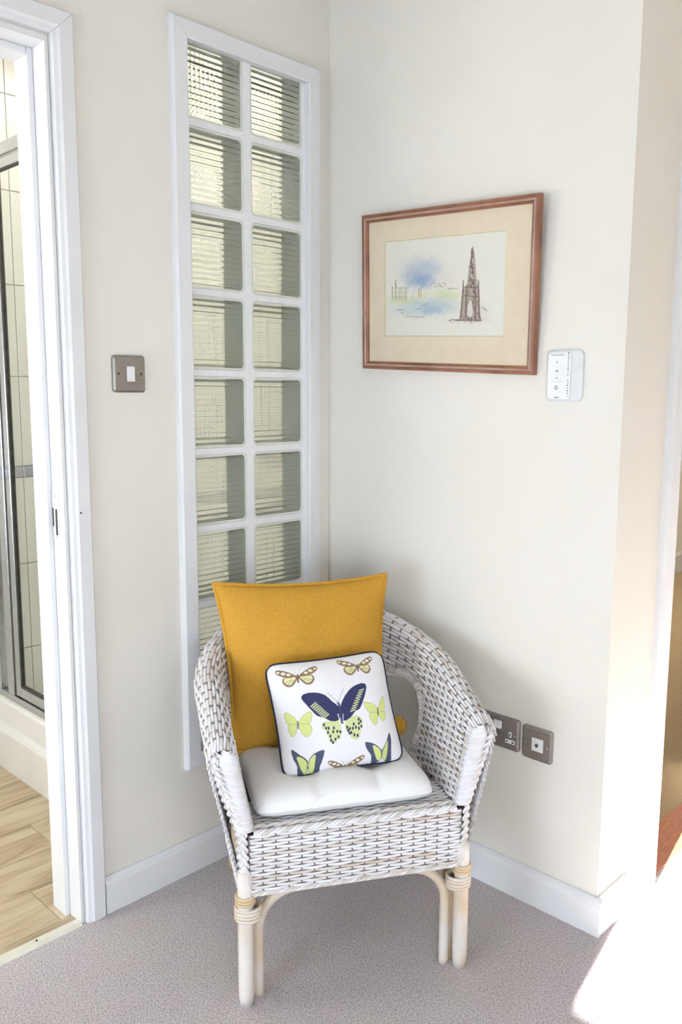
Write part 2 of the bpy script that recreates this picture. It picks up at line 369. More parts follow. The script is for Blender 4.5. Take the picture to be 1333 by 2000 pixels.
# threshold strip
mm = MB(); th = [(-0.020, 0.0), (-0.016, 0.005), (0.004, 0.006), (0.012, 0.0)]
V = [(x, y, z) for y in (DY0+0.006, DY1-0.001) for x, z in th]; k = 4
mm.add(V, [(0, 1, 5, 4), (1, 2, 6, 5), (2, 3, 7, 6), (3, 0, 4, 7), (3, 2, 1, 0), (4, 5, 6, 7)])
ts = struct('trim_1', mm, M['trimstrip'])
mm = MB(); mm.tube([(-0.006, -0.955, 0.0055), (-0.006, -0.955, 0.0068)], 0.0026, 10); mm.build('screw', M['dark'], ts)

# --- doorway to the far room (its edge shows at the right)
door2 = empty('door_2', (XR, RY0, 0)); door2['kind'] = 'structure'
pr = lambda a, z, d: (XR+d, a, z)
ry = 0.232
rprof = [(0.0, 0.0), (0.0, 0.012), (0.012, 0.018), (0.055, 0.019), (0.062, 0.015), (0.070, 0.010), (0.074, 0.0)]
mm = MB(); casing_seg(mm, (ry, 0), (ry, 2.10), (1, 0), (1, -1), rprof, pr); sub(mm, 'casing_post', M['white'], door2)
mm = MB(); casing_seg(mm, (ry+0.0004, 2.10), (1.20, 2.10), (1, -1), (-1, -1), rprof, pr); sub(mm, 'casing_head', M['white'], door2)
mm = MB(); casing_seg(mm, (1.20, 2.10), (1.20, 0), (-1, -1), (-1, 0), rprof, pr); sub(mm, 'casing_post', M['white'], door2)
mm = MB(); mm.add([(0.80, 0.29, 0), (XR, 0.29, 0), (XR, 0.300, 0), (0.80, 0.300, 0), (0.80, 0.29, 2.0), (XR, 0.29, 2.0), (XR, 0.365, 2.0), (0.80, 0.365, 2.0)],
                  [(0,3,2,1),(4,5,6,7),(0,1,5,4),(1,2,6,5),(2,3,7,6),(3,0,4,7)]); sub(mm, 'door_lining', M['wall'], door2)
mm = MB(); mm.box((0.797, 0.30, -0.002), (0.905, RY1, 0.004)); struct('trim_2', mm, M['thresholdwood'])

# ------------------------------------------------------------------ glass block panel
win = empty('window_1', (0, -0.30, 0.29)); win['kind'] = 'structure'
gy0, gy1, gz0, gz1 = -0.536, -0.052, 0.290, 2.146
fprof = [(0.0, -0.001), (0.0, 0.014), (0.005, 0.019), (0.041, 0.020), (0.044, 0.018), (0.044, -0.02), (0.038, -0.02), (0.038, -0.001)]
mm = MB(); casing_seg(mm, (gy0, gz0), (gy0, gz1-0.0004), (1, 1), (1, -1), fprof, pl); sub(mm, 'frame_post', M['white'], win)
mm = MB(); casing_seg(mm, (gy0+0.0004, gz1), (gy1, gz1), (1, -1), (-1, -1), fprof, pl); sub(mm, 'frame_rail', M['white'], win)
mm = MB(); casing_seg(mm, (gy1, gz1-0.0004), (gy1, gz0), (-1, -1), (-1, 1), fprof, pl); sub(mm, 'frame_post', M['white'], win)
mm = MB(); casing_seg(mm, (gy1-0.0004, gz0), (gy0, gz0), (-1, 1), (1, 1), fprof, pl); sub(mm, 'frame_rail', M['white'], win)
BW, BH, BR = 0.182, 0.184, 0.014
YC = (-0.402, -0.196); ZC0 = 0.424
def rrect(w_, h_, r, n=5):
    pts = []
    for cx, cy, a0 in ((w_/2-r, h_/2-r, 0), (-w_/2+r, h_/2-r, PI/2), (-w_/2+r, -h_/2+r, PI), (w_/2-r, -h_/2+r, 1.5*PI)):
        for i in range(n+1):
            a = a0+i*PI/2/n; pts.append((cx+r*math.cos(a), cy+r*math.sin(a)))
    return np.array(pts)
# grout: one plate with rounded openings
mm = MB()
hole = rrect(BW, BH, BR)
cells_y = [(BY0-0.0, -0.299), (-0.299, BY1+0.0)]
for iy, (c0, c1) in enumerate(cells_y):
    for iz in range(9):
        zc = ZC0+0.2*iz; z0, z1 = zc-0.1, zc+0.1
        if iz == 0: z0 = BZ0
        if iz == 8: z1 = BZ1
        H_ = np.stack([np.zeros(len(hole)), hole[:, 0]+YC[iy], hole[:, 1]+zc], 1)
        O_ = []
        for y, z in H_[:, 1:]:
            dy, dz = y-YC[iy], z-zc
            ty = ((c1 if dy > 0 else c0)-YC[iy])/dy if abs(dy) > 1e-9 else 1e9
            tz = ((z1 if dz > 0 else z0)-zc)/dz if abs(dz) > 1e-9 else 1e9
            # snap corner arcs to the cell corner so the plate stays full
            corner = abs(dy) > BW/2-BR+1e-6 and abs(dz) > BH/2-BR+1e-6
            if corner: O_.append((0, c1 if dy > 0 else c0, z1 if dz > 0 else z0))
            elif abs(abs(dy)-BW/2) < 1e-6: O_.append((0, c1 if dy > 0 else c0, z))
            else: O_.append((0, y, z1 if dz > 0 else z0))
        O_ = np.array(O_); n_ = len(hole)
        fx = -0.001
        V = np.concatenate([H_+[fx, 0, 0], O_+[fx, 0, 0], H_+[-0.088, 0, 0], O_+[-0.088, 0, 0]])
        F = []
        for i in range(n_):
            j = (i+1) % n_
            F.append((i, j, n_+j, n_+i)[::-1]); F.append((i, j, 2*n_+j, 2*n_+i)); F.append((2*n_+i, 2*n_+j, 3*n_+j, 3*n_+i))
        mm.add(V, F)
sub(mm, 'mortar', M['mortar'], win)
# one block: hollow body, reeded front pane (horizontal flutes), reeded back pane (vertical flutes)
def pane_mesh(x_out, x_in, amp, pitch, horiz, nm):
    w2, h2 = BW/2-0.0005, BH/2-0.0005
    n1 = int(round(BW/pitch))*6+1
    t = np.linspace(-1, 1, n1)
    prof = x_in + amp*np.cos(np.arange(n1)*2*PI/6)
    mb = MB()
    s2 = np.array([-1.0, 1.0])
    if horiz:
        G = np.zeros((n1, 2, 3)); G[..., 0] = prof[:, None]; G[..., 1] = s2[None, :]*w2; G[..., 2] = t[:, None]*h2
    else:
        G = np.zeros((n1, 2, 3)); G[..., 0] = prof[:, None]; G[..., 2] = s2[None, :]*h2; G[..., 1] = t[:, None]*w2
    G2 = G.copy(); G2[..., 0] = x_out
    nv = n1*2; V = np.concatenate([G.reshape(-1, 3), G2.reshape(-1, 3)]); F = []
    for i in range(n1-1):
        a, b, c, d = 2*i, 2*i+1, 2*i+3, 2*i+2
        F += [(a, b, c, d), (nv+d, nv+c, nv+b, nv+a), (a, d, nv+d, nv+a), (c, b, nv+b, nv+c)]
    F += [(1, 0, nv, nv+1), (nv-2, nv-1, 2*nv-1, 2*nv-2)]
    mb.add(V, F)
    me = mb.build(nm, M['blockglass'], smooth=False)
    import bmesh as _bm
    bm = _bm.new(); bm.from_mesh(me.data); _bm.ops.recalc_face_normals(bm, faces=bm.faces); bm.to_mesh(me.data); bm.free()
    return me
hb = rrect(BW-0.001, BH-0.001, BR); hi_ = rrect(BW-0.012, BH-0.012, BR-0.004)
mb = MB(); n_ = len(hb)
R = lambda h_, x: np.stack([np.full(len(h_), x), h_[:, 0], h_[:, 1]], 1)
V = np.concatenate([R(hb, -0.003), R(hi_, -0.003), R(hi_, -0.086), R(hb, -0.086)]); F = []
for i in range(n_):
    j = (i+1) % n_
    for q in range(4): F.append((q*n_+i, ((q+1) % 4)*n_+i, ((q+1) % 4)*n_+j, q*n_+j))
mb.add(V, F)
body0 = mb.build('glass_block', M['blockside'])
front0 = pane_mesh(-0.0035, -0.0105, 0.0011, 0.0140, True, 'front_pane')
back0 = pane_mesh(-0.0865, -0.0800, 0.0005, 0.0140, False, 'back_pane')
first = True
for iy in range(2):
    for iz in range(9):
        if first: b_, f_, k_ = body0, front0, back0; first = False
        else:
            b_, f_, k_ = body0.copy(), front0.copy(), back0.copy()
            for o in (b_, f_, k_): COL.objects.link(o)
        b_.parent = win; b_.matrix_parent_inverse = Matrix.Identity(4)
        b_.location = (0, YC[iy]-win.location.y, ZC0+0.2*iz-win.location.z)
        f_.parent = b_; k_.parent = b_

# ------------------------------------------------------------------ bathroom seen through the doorway
tilebase = bpy.data.objects['wall_bathroom']
def tile_mesh(w_, h_, axis, mat, nm):
    g = 0.0013; d = 0.006; b = 0.0012
    a0, a1, z0, z1 = g, w_-g, g, h_-g
    V = [(0, a0, z0), (0, a1, z0), (0, a1, z1), (0, a0, z1), (d-b, a0, z0), (d-b, a1, z0), (d-b, a1, z1), (d-b, a0, z1), (d, a0+b, z0+b), (d, a1-b, z0+b), (d, a1-b, z1-b), (d, a0+b, z1-b)]
    if axis == 'y': V = [(y, -x, z) for x, y, z in V]
    F = [(0, 1, 5, 4), (1, 2, 6, 5), (2, 3, 7, 6), (3, 0, 4, 7), (4, 5, 9, 8), (5, 6, 10, 9), (6, 7, 11, 10), (7, 4, 8, 11), (8, 9, 10, 11)]
    mb = MB(); mb.add(V, F if axis == 'x' else [f[::-1] for f in F][:])
    me = bpy.data.meshes.new(nm); me.from_pydata(np.concatenate(mb.v).tolist(), [], mb.f); me.materials.append(mat); me.update(); return me
def put(me, nm, loc, par):
    o = bpy.data.objects.new(nm, me); COL.objects.link(o); o.location = loc; o.parent = par; return o
rows = [0.076, 0.378, 0.680, 0.982, 1.021, 1.325, 1.627, 1.929, 2.231, 2.449]
cache = {}
def tmesh(w_, h_, axis, mat):
    k = (round(w_, 4), round(h_, 4), axis, mat.name)
    if k not in cache: cache[k] = tile_mesh(w_, h_, axis, mat, 'border_tile' if mat is M['border'] else 'tile')
    return cache[k]
ys = [-1.05, -0.85, -0.65, -0.45, -0.25, -0.05, 0.064]
for i in range(len(rows)-1):
    h_ = rows[i+1]-rows[i]; mt = M['border'] if h_ < 0.05 else M['tile']
    nm = 'border_tile' if h_ < 0.05 else 'tile'
    for j in range(len(ys)-1):
        put(tmesh(ys[j+1]-ys[j], h_, 'x', mt), nm, (-1.045, ys[j], rows[i]), tilebase)
    xs = [-1.038, -0.90, -0.70, -0.50, -0.30, -0.112]
    for j in range(len(xs)-1):
        put(tmesh(xs[j+1]-xs[j], h_, 'y', mt), nm, (xs[j], 0.065, rows[i]), tilebase)
# laminate planks
mm = MB(); mm.box((-1.045, -2.1, -0.05), (-0.02, -0.55, -0.009)); bfloor = struct('floor', mm, M['tilegrout'])
edges = [-0.043-0.165*k for k in range(-1, 7)]
joints = {0: [-1.35, -0.35], 1: [-0.872], 2: [-1.30], 3: [-0.72], 4: [-1.05], 5: [-1.5], 6: [-0.9]}
for k in range(7):
    x1, x0 = min(edges[k], -0.021), max(edges[k+1], -1.044)
    if x1-x0 < 0.01: continue
    cuts = [-2.1] + sorted(joints[k]) + [-0.592]
    cuts = [c for c in cuts if c <= -0.592]
    for a, b in zip(cuts[:-1], cuts[1:]):
        mm = MB(); g = 0.0006; mm.box((x0+g, a+g, -0.009), (x1-g, b-g, 0.0)); mm.build('plank', M['plank'], bfloor, bevel=0.0008, seg=1)
# shower tray
tray = empty('shower_tray', (-0.57, -0.585, 0)); tag(tray, 'white raised shower tray on a plinth in the bathroom', 'shower tray')
def extrude_x(prof, x0, x1):
    k = len(prof); V = [(x, y, z) for x in (x0, x1) for y, z in prof]
    return V, [(i, (i+1) % k, k+(i+1) % k, k+i) for i in range(k)] + [tuple(range(k-1, -1, -1)), tuple(range(k, 2*k))]
mm = MB(); mm.add(*extrude_x([(-0.606, 0), (-0.606, 0.132), (-0.602, 0.144), (-0.590, 0.152), (-0.560, 0.152), (-0.56, 0)], -1.038, -0.112)); sub(mm, 'plinth', M['tray'], tray)
mm = MB(); mm.add(*extrude_x([(-0.588, 0.152), (-0.588, 0.226), (-0.584, 0.234), (-0.575, 0.237), (-0.52, 0.237), (-0.50, 0.20), (-0.02, 0.19), (0.0, 0.237), (0.058, 0.237), (0.058, 0.152)], -1.038, -0.112)); sub(mm, 'tray_basin', M['tray'], tray)
mm = MB(); mm.tube([(-0.5, -0.25, 0.193), (-0.5, -0.25, 0.199)], 0.045, 20); sub(mm, 'waste_cover', M['chrome'], tray)
# shower screen
scr = empty('shower_screen', (-0.57, -0.57, 0.237)); tag(scr, 'chrome framed clear glass shower screen standing on the white tray', 'shower screen')
def sbar(a, b, nm, mat='chrome', bev=0.003):
    mm = MB(); mm.box(a, b); return sub(mm, nm, M[mat], scr, bevel=bev)
sbar((-1.036, -0.578, 0.238), (-0.114, -0.548, 0.262), 'bottom_rail')
sbar((-1.036, -0.578, 1.976), (-0.114, -0.548, 2.012), 'top_rail')
sbar((-0.960, -0.578, 0.262), (-0.915, -0.550, 1.976), 'stile')
sbar((-0.139, -0.578, 0.262), (-0.114, -0.550, 1.976), 'stile')
sbar((-1.036, -0.578, 0.262), (-1.015, -0.550, 1.976), 'stile')
sbar((-0.905, -0.574, 0.266), (-0.875, -0.554, 1.970), 'door_stile'); sbar((-0.165, -0.574, 0.266), (-0.142, -0.554, 1.970), 'door_stile')
sbar((-0.875, -0.574, 0.266), (-0.165, -0.554, 0.300), 'door_rail'); sbar((-0.875, -0.574, 1.940), (-0.165, -0.554, 1.970), 'door_rail')
sbar((-0.875, -0.571, 0.300), (-0.869, -0.557, 1.940), 'gasket', 'gasket', 0); sbar((-0.915, -0.571, 0.262), (-0.905, -0.557, 1.95), 'gasket', 'gasket', 0)
sbar((-0.869, -0.571, 0.300), (-0.165, -0.557, 0.305), 'gasket', 'gasket', 0)
sbar((-0.869, -0.571, 1.937), (-0.165, -0.557, 1.940), 'gasket', 'gasket', 0)
sbar((-0.869, -0.566, 0.305), (-0.165, -0.562, 1.937), 'door_pane', 'glass', 0)
sbar((-1.015, -0.566, 0.262), (-0.960, -0.562, 1.976), 'fixed_pane', 'glass', 0)

# ------------------------------------------------------------------ wall plates
def slab(w_, h_, d, r, ch, n=6):
    """rounded plate in local X (width), Z (height), front towards -Y; back at y=0."""
    P = [rrect(w_, h_, r, n), rrect(w_, h_, r, n), rrect(w_-2*ch, h_-2*ch, max(r-ch, 0.0008), n)]
    D = [0, -(d-ch*0.7), -d]; mb = MB(); k = len(P[0])
    V = np.concatenate([np.stack([p[:, 0], np.full(k, dd), p[:, 1]], 1) for p, dd in zip(P, D)])
    F = [(q*k+i, q*k+(i+1) % k, (q+1)*k+(i+1) % k, (q+1)*k+i) for q in range(2) for i in range(k)] + [tuple(2*k+i for i in range(k)), tuple(k-1-i for i in range(k))]
    mb.add(V, F); return mb
def lbox(w_, h_, x, z, y0, y1):
    mb = MB(); mb.box((x-w_/2, y0, z-h_/2), (x+w_/2, y1, z+h_/2)); return mb
def disc(x, z, y0, y1, r, n=14):
    mb = MB(); mb.tube([(x, y0, z), (x, y1, z)], r, n); return mb
# light switch on the left wall
sw = empty('light_switch', (0.0, -0.669, 1.274), PI/2); tag(sw, 'square pewter light switch with one white rocker beside the bathroom doorway', 'light switch')
def plate_at(mb, nm, mat, par, **k): return mb.build(nm, M[mat], par, **k)
def shift(mb, dx, dz):
    for v in mb.v: v[:, 0] += dx; v[:, 2] += dz
    return mb
plate_at(shift(slab(0.086, 0.086, 0.009, 0.008, 0.005), 0, 0.043), 'plate', 'steel', sw)
plate_at(shift(slab(0.020, 0.035, 0.0125, 0.0025, 0.0015), 0.002, 0.043), 'rocker', 'plastic', sw)
for x in (-0.030, 0.030): plate_at(disc(x, 0.043, -0.0095, -0.0085, 0.0028), 'screw', 'dark', sw)
# double socket
ds = empty('double_socket', (0.6095, 0.0, 0.383), 0.0); tag(ds, 'wide pewter double power socket with white switches behind the chair arm', 'socket')
plate_at(shift(slab(0.148, 0.083, 0.010, 0.007, 0.005), 0, 0.0415), 'plate', 'steel', ds)
for x in (-0.014, 0.031):
    s_ = plate_at(shift(slab(0.0225, 0.0205, 0.0130, 0.002, 0.0012), x-0.0185, 0.060), 'switch', 'plastic', ds)
for x in (-0.047, 0.050):
    a = plate_at(lbox(0.0085, 0.0140, x, 0.0415, -0.0112, -0.009), 'earth_insert', 'plastic', ds, bevel=0.0008)
    plate_at(lbox(0.0032, 0.0070, x, 0.0415, -0.0116, -0.011), 'slot', 'dark', a)
    a = plate_at(lbox(0.0275, 0.0100, x, 0.0235, -0.0112, -0.009), 'pin_insert', 'plastic', ds, bevel=0.0008)
    for q in (-0.0085, 0.0085): plate_at(lbox(0.0056, 0.0034, x+q, 0.0235, -0.0116, -0.011), 'slot', 'dark', a)
for x in (-0.066, 0.064): plate_at(disc(x, 0.0415, -0.0106, -0.0095, 0.0032), 'screw', 'chrome', ds)
# aerial socket
ae = empty('aerial_socket', (0.7345, 0.0, 0.380), 0.0); tag(ae, 'square pewter aerial socket with white centre to the right of the double socket', 'socket')
plate_at(shift(slab(0.083, 0.083, 0.010, 0.007, 0.005), 0, 0.0415), 'plate', 'steel', ae)
plate_at(shift(slab(0.0315, 0.0330, 0.0118, 0.0015, 0.0008), 0.003, 0.0415), 'insert', 'plastic', ae)
c_ = plate_at(disc(0.003, 0.0415, -0.0150, -0.0115, 0.0052, 18), 'connector', 'chrome', ae); plate_at(disc(0.003, 0.0415, -0.0156, -0.0149, 0.0034, 14), 'connector_hole', 'dark', c_); plate_at(disc(0.003, 0.0415, -0.0162, -0.0150, 0.0012, 10), 'pin', 'chrome', c_)
for x in (-0.030, 0.031): plate_at(disc(x, 0.0415, -0.0108, -0.0095, 0.0036), 'screw', 'chrome', ae)
# remote control holder
rc = empty('remote_control', (0.767, 0.0, 1.258), 0.0); tag(rc, 'white rounded remote control in a wall holder right of the picture', 'remote control')
plate_at(shift(slab(0.092, 0.117, 0.010, 0.015, 0.004), 0, 0.0585), 'holder', 'plasticgrey', rc)
plate_at(shift(slab(0.058, 0.108, 0.016, 0.008, 0.003), -0.010, 0.0585), 'handset', 'plastic', rc)
plate_at(lbox(0.034, 0.0024, -0.013, 0.105, -0.0164, -0.0155), 'display_line', 'inkpale', rc)
for z, w_, h_, mt in ((0.089, 0.0016, 0.0060, 'inkgrey'), (0.069, 0.0046, 0.0040, 'inkgrey'), (0.053, 0.0040, 0.0036, 'inkpale')):
    plate_at(lbox(w_, h_, -0.014, z, -0.0164, -0.0155), 'button_mark', mt, rc)
plate_at(lbox(0.0300, 0.0006, -0.012, 0.0455, -0.0163, -0.0155), 'button_seam', 'inkpale', rc)
ring = [(-0.0145+0.0034*math.cos(a), -0.0160, 0.0315+0.0038*math.sin(a)) for a in np.linspace(0, 2*PI, 20, endpoint=False)]
mb = MB(); mb.tube(ring, 0.0009, 6, closed=True); plate_at(mb, 'stop_button', 'inkgrey', rc)
plate_at(lbox(0.0110, 0.0022, -0.0125, 0.0095, -0.0164, -0.0155), 'wordmark', 'inkgrey', rc)
mb = MB()
for i, s_ in enumerate([1, .8, 1, .7, .7, .8, 1, .3, .8, 0, .6, .6, .9, .6, 1, .8, .4]):
    if s_ > 0: mb.box((0.0145-0.0014, -0.0114, 0.1085-0.0060*i-0.0018*s_), (0.0145+0.0014, -0.0098, 0.1085-0.0060*i+0.0018*s_))
mbh = mb
for v in mbh.v: v[:, 1] -= 0.0050
plate_at(mbh, 'side_lettering', 'inkgrey', rc)

# ------------------------------------------------------------------ painting helpers
def inpoly(X, Y, poly):
    poly = np.asarray(poly, float); c = np.zeros(X.shape, bool); j = len(poly)-1
    for i in range(len(poly)):
        xi, yi = poly[i]; xj, yj = poly[j]
        if yi != yj:
            c ^= ((yi > Y) != (yj > Y)) & (X < (xj-xi)*(Y-yi)/(yj-yi)+xi)
        j = i
    return c
def spl(P, n=8):
    """closed Catmull-Rom through P"""
    P = np.asarray(P, float); out = []
    for i in range(len(P)):
        p0, p1, p2, p3 = P[i-1], P[i], P[(i+1) % len(P)], P[(i+2) % len(P)]
        for t in np.linspace(0, 1, n, endpoint=False):
            out.append(0.5*((2*p1)+(-p0+p2)*t+(2*p0-5*p1+4*p2-p3)*t*t+(-p0+3*p1-3*p2+p3)*t**3))
    return np.array(out)
def seg_d(X, Y, a, b):
    a = np.asarray(a, float); b = np.asarray(b, float); d = b-a; t = np.clip(((X-a[0])*d[0]+(Y-a[1])*d[1])/(d@d+1e-9), 0, 1)
    return np.hypot(X-a[0]-t*d[0], Y-a[1]-t*d[1])
class Paint:
    def __init__(s, X, Y, base): s.X, s.Y = X, Y; s.C = np.tile(np.array(base, float), X.shape+(1,))
    def mask(s, m, col, op=1.0):
        m = np.asarray(m, float)*op; s.C = s.C*(1-m[..., None])+np.array(col, float)*m[..., None]
    def poly(s, P, col, op=1.0): s.mask(inpoly(s.X, s.Y, P), col, op)
    def line(s, a, b, wd, col, op=1.0): s.mask(np.clip(wd-seg_d(s.X, s.Y, a, b)+0.5, 0, 1), col, op)
    def blob(s, c, rx, ry, col, op=1.0, p=1.0):
        d = ((s.X-c[0])/rx)**2+((s.Y-c[1])/ry)**2; s.mask(np.exp(-d**p), col, op)
    def outline(s, P, wd, col, op=1.0):
        for i in range(len(P)): s.line(P[i-1], P[i], wd, col, op)

# ------------------------------------------------------------------ framed watercolour
PW, PH = 0.5435, 0.403
pic = empty('framed_picture', (0.4205, -0.001, 1.3315)); pic.rotation_euler = (math.radians(4.0), math.radians(2.6), 0)
tag(pic, 'framed watercolour of a gothic spire and skyline in a reddish brown wooden frame', 'picture')
pp = lambda a, z, d: (a, -d, z)
x0, x1, z0, z1 = -PW/2, PW/2, 0.0, PH
prof_a = [(0.0, 0.0), (0.0, 0.014), (0.002, 0.017), (0.007, 0.018), (0.0085, 0.016), (0.0085, 0.0)]
prof_b = [(0.0085, 0.004), (0.0085, 0.0165), (0.011, 0.0185), (0.014, 0.0165), (0.014, 0.004)]
prof_c = [(0.014, 0.004), (0.014, 0.0155), (0.0165, 0.0165), (0.019, 0.014), (0.0205, 0.011), (0.0205, 0.004)]
cs = [((x0, z0), (x0, z1), (1, 1), (1, -1)), ((x0, z1), (x1, z1), (1, -1), (-1, -1)), ((x1, z1), (x1, z0), (-1, -1), (-1, 1)), ((x1, z0), (x0, z0), (-1, 1), (1, 1))]
for c0, c1, i0, i1 in cs:
    mb = MB(); casing_seg(mb, c0, c1, i0, i1, prof_a, pp); casing_seg(mb, c0, c1, i0, i1, prof_c, pp); fr_ = mb.build('frame_side', M['frame'], pic)
    mb = MB(); casing_seg(mb, c0, c1, i0, i1, prof_b, pp); mb.build('limed_bead', M['framelight'], fr_)
# mount with a bevelled window
qx0, qx1, qz0, qz1 = -0.196, 0.182, 0.088, 0.331
def ringmesh(o, i, yo, yi):
    V = [(o[0], yo, o[2]), (o[1], yo, o[2]), (o[1], yo, o[3]), (o[0], yo, o[3]), (i[0], yi, i[2]), (i[1], yi, i[2]), (i[1], yi, i[3]), (i[0], yi, i[3])]
    return V, [(0, 1, 5, 4), (1, 2, 6, 5), (2, 3, 7, 6), (3, 0, 4, 7)]
mb = MB(); mb.add(*ringmesh((x0+0.012, x1-0.012, 0.012, PH-0.012), (qx0, qx1, qz0, qz1), -0.0085, -0.0085)); mt_ = mb.build('mount', M['mat'], pic)
mb = MB(); mb.add(*ringmesh((qx0, qx1, qz0, qz1), (qx0+0.0014, qx1-0.0014, qz0+0.0014, qz1-0.0014), -0.0085, -0.0068)); mb.build('mount_bevel', M['matcut'], mt_)
# painted sheet
nx, ny = 300, 210
gx = np.linspace(qx0, qx1, nx); gz = np.linspace(qz0, qz1, ny)
A, B = np.meshgrid((gx-qx0)/(qx1-qx0), 1-(gz-qz0)/(qz1-qz0))
TL, TR, BR_, BL = np.array((25, 190.)), np.array((1285, 62.)), np.array((1265, 1160.)), np.array((22, 1150.))
def bil(A, B, TL, TR, BR, BL):
    a, b = A[..., None], B[..., None]; q = (1-a)*(1-b)*TL+a*(1-b)*TR+a*b*BR+(1-a)*b*BL; return q[..., 0], q[..., 1]
X, Y = bil(A, B, TL, TR, BR_, BL)
wob = lambda s, k: s*np.sin(X/31.+k)*np.cos(Y/23.+2*k)+s*0.6*np.sin(X/11.+Y/17.+k)
P_ = Paint(X+wob(14, 1.0), Y+wob(12, 2.0), (236, 229, 220))
for c, rx, ry, col, op in [((430, 480), 200, 130, (168, 180, 204), .75), ((330, 560), 120, 100, (170, 186, 208), .5), ((440, 580), 120, 70, (132, 152, 198), .75), ((540, 430), 110, 70, (182, 192, 212), .5),
                           ((700, 560), 110, 60, (230, 214, 206), .5), ((240, 780), 190, 40, (206, 212, 160), .7), ((700, 720), 150, 55, (206, 216, 170), .8), ((640, 640), 110, 40, (214, 214, 206), .5),
                           ((430, 720), 70, 40, (226, 212, 168), .6), ((560, 840), 260, 90, (172, 190, 204), .75), ((330, 880), 220, 70, (186, 200, 206), .6), ((550, 880), 90, 50, (150, 176, 206), .6), ((900, 990), 210, 25, (198, 186, 188), .6),
                           ((1000, 900), 110, 90, (216, 204, 206), .6)]:
    P_.blob(c, rx, ry, col, op*0.8, 1.4)
P_.X, P_.Y = X, Y
# left skyline
for (a, b, wd) in [((108, 640), (108, 770), 8), ((145, 570), (145, 775), 9), ((140, 600), (155, 640), 9), ((110, 655), (270, 650), 4), ((112, 700), (270, 700), 3), ((112, 740), (270, 740), 3), ((285, 480), (285, 700), 3), ((345, 680), (345, 745), 8), ((325, 690), (325, 745), 6), ((405, 660), (405, 740), 9), ((428, 640), (428, 740), 6), ((270, 640), (270, 770), 4)]:
    P_.line(a, b, wd*0.7, (134, 126, 102), 0.5)
for x in range(170, 270, 18): P_.line((x, 650), (x, 770), 3.0, (150, 142, 110), 0.55)
P_.poly([(300, 690), (345, 670), (352, 740), (300, 740)], (228, 226, 222), .8)
for (a, b, wd) in [((545, 610), (580, 590), 4), ((530, 660), (545, 605), 3), ((580, 590), (585, 650), 3), ((620, 605), (645, 640), 9), ((660, 600), (690, 610), 8), ((560, 640), (700, 630), 3), ((700, 655), (820, 660), 5), ((730, 660), (760, 650), 7)]:
    P_.line(a, b, wd*0.8, (150, 134, 126), 0.45)
for (a, b, wd) in [((265, 950), (465, 950), 9), ((170, 880), (240, 880), 7), ((370, 870), (440, 865), 6), ((430, 840), (500, 810), 8)]:
    P_.line(a, b, wd*0.8, (140, 148, 146), 0.4)
# the spire
br = (128, 106, 98)
P_.poly([(962, 215), (985, 330), (992, 450), (1000, 560), (1010, 620), (1022, 600), (1030, 720), (1036, 900), (1045, 980), (830, 985), (850, 850), (862, 700), (872, 610), (880, 640), (905, 620), (915, 540), (925, 430), (942, 330)], (168, 150, 142), 0.8)
P_.poly([(962, 215), (972, 300), (950, 300)], br, .9)
rr = np.random.default_rng(3)
for q in range(240):
    z = rr.uniform(0, 1); y = 230+z*750; hw = 6+ (y-230)*0.055 + (max(0, y-600)*0.14)
    x = 955+rr.uniform(-1, 1)*hw*min(1, 1.0); ln = rr.uniform(10, 55)
    P_.line((x, y), (x+(x-955)*ln/900, y+ln), rr.uniform(1.5, 4), (104, 86, 80) if rr.random() < .6 else (206, 194, 186), 0.6)
for (a, b, wd) in [((872, 575), (868, 660), 6), ((1018, 575), (1020, 650), 6), ((868, 660), (845, 960), 7), ((1022, 660), (1030, 960), 6), ((905, 620), (895, 960), 6), ((985, 640), (995, 960), 6), ((930, 440), (985, 440), 4), ((915, 570), (1000, 570), 4), ((890, 640), (1010, 650), 5), ((885, 730), (1020, 740), 5), ((800, 985), (1050, 990), 6), ((760, 980), (820, 985), 5)]:
    P_.line(a, b, wd, (112, 92, 86), 0.75)
P_.poly(spl([(938, 780), (958, 810), (962, 880), (958, 945), (920, 945), (914, 880), (920, 815)]), (224, 218, 210), .95)
for (x, y) in [(1085, 870), (1095, 885), (1065, 860), (740, 988), (735, 990), (220, 905)]: P_.blob((x, y), 9, 8, (120, 108, 100), .6)
C_ = P_.C + rr.normal(0, 2.0, P_.C.shape)
def painted_grid(name, G, C, mat, parent, flip=False):
    mb = MB(); mb.grid(G, flip=flip); o = mb.build(name, mat, parent, smooth=True)
    ca = o.data.color_attributes.new('print', 'FLOAT_COLOR', 'POINT')
    ca.data.foreach_set('color', np.concatenate([lin(np.clip(C, 0, 255)).reshape(-1, 3), np.ones((C.shape[0]*C.shape[1], 1))], 1).astype(np.float32).ravel()); return o
G = np.zeros((ny, nx, 3)); G[..., 0] = gx[None, :]; G[..., 2] = gz[:, None]; G[..., 1] = -0.0066
painted_grid('painting', G, C_, M['paper'], pic, flip=True)
mb = MB(); mb.box((x0+0.006, -0.0025, 0.006), (x1-0.006, -0.0005, PH-0.006)); mb.build('backing_board', M['frame'], pic)
mb = MB(); mb.box((x0+0.0195, -0.0112, 0.0195), (x1-0.0195, -0.0098, PH-0.0195)); mb.build('glazing', M['artglass'], pic)

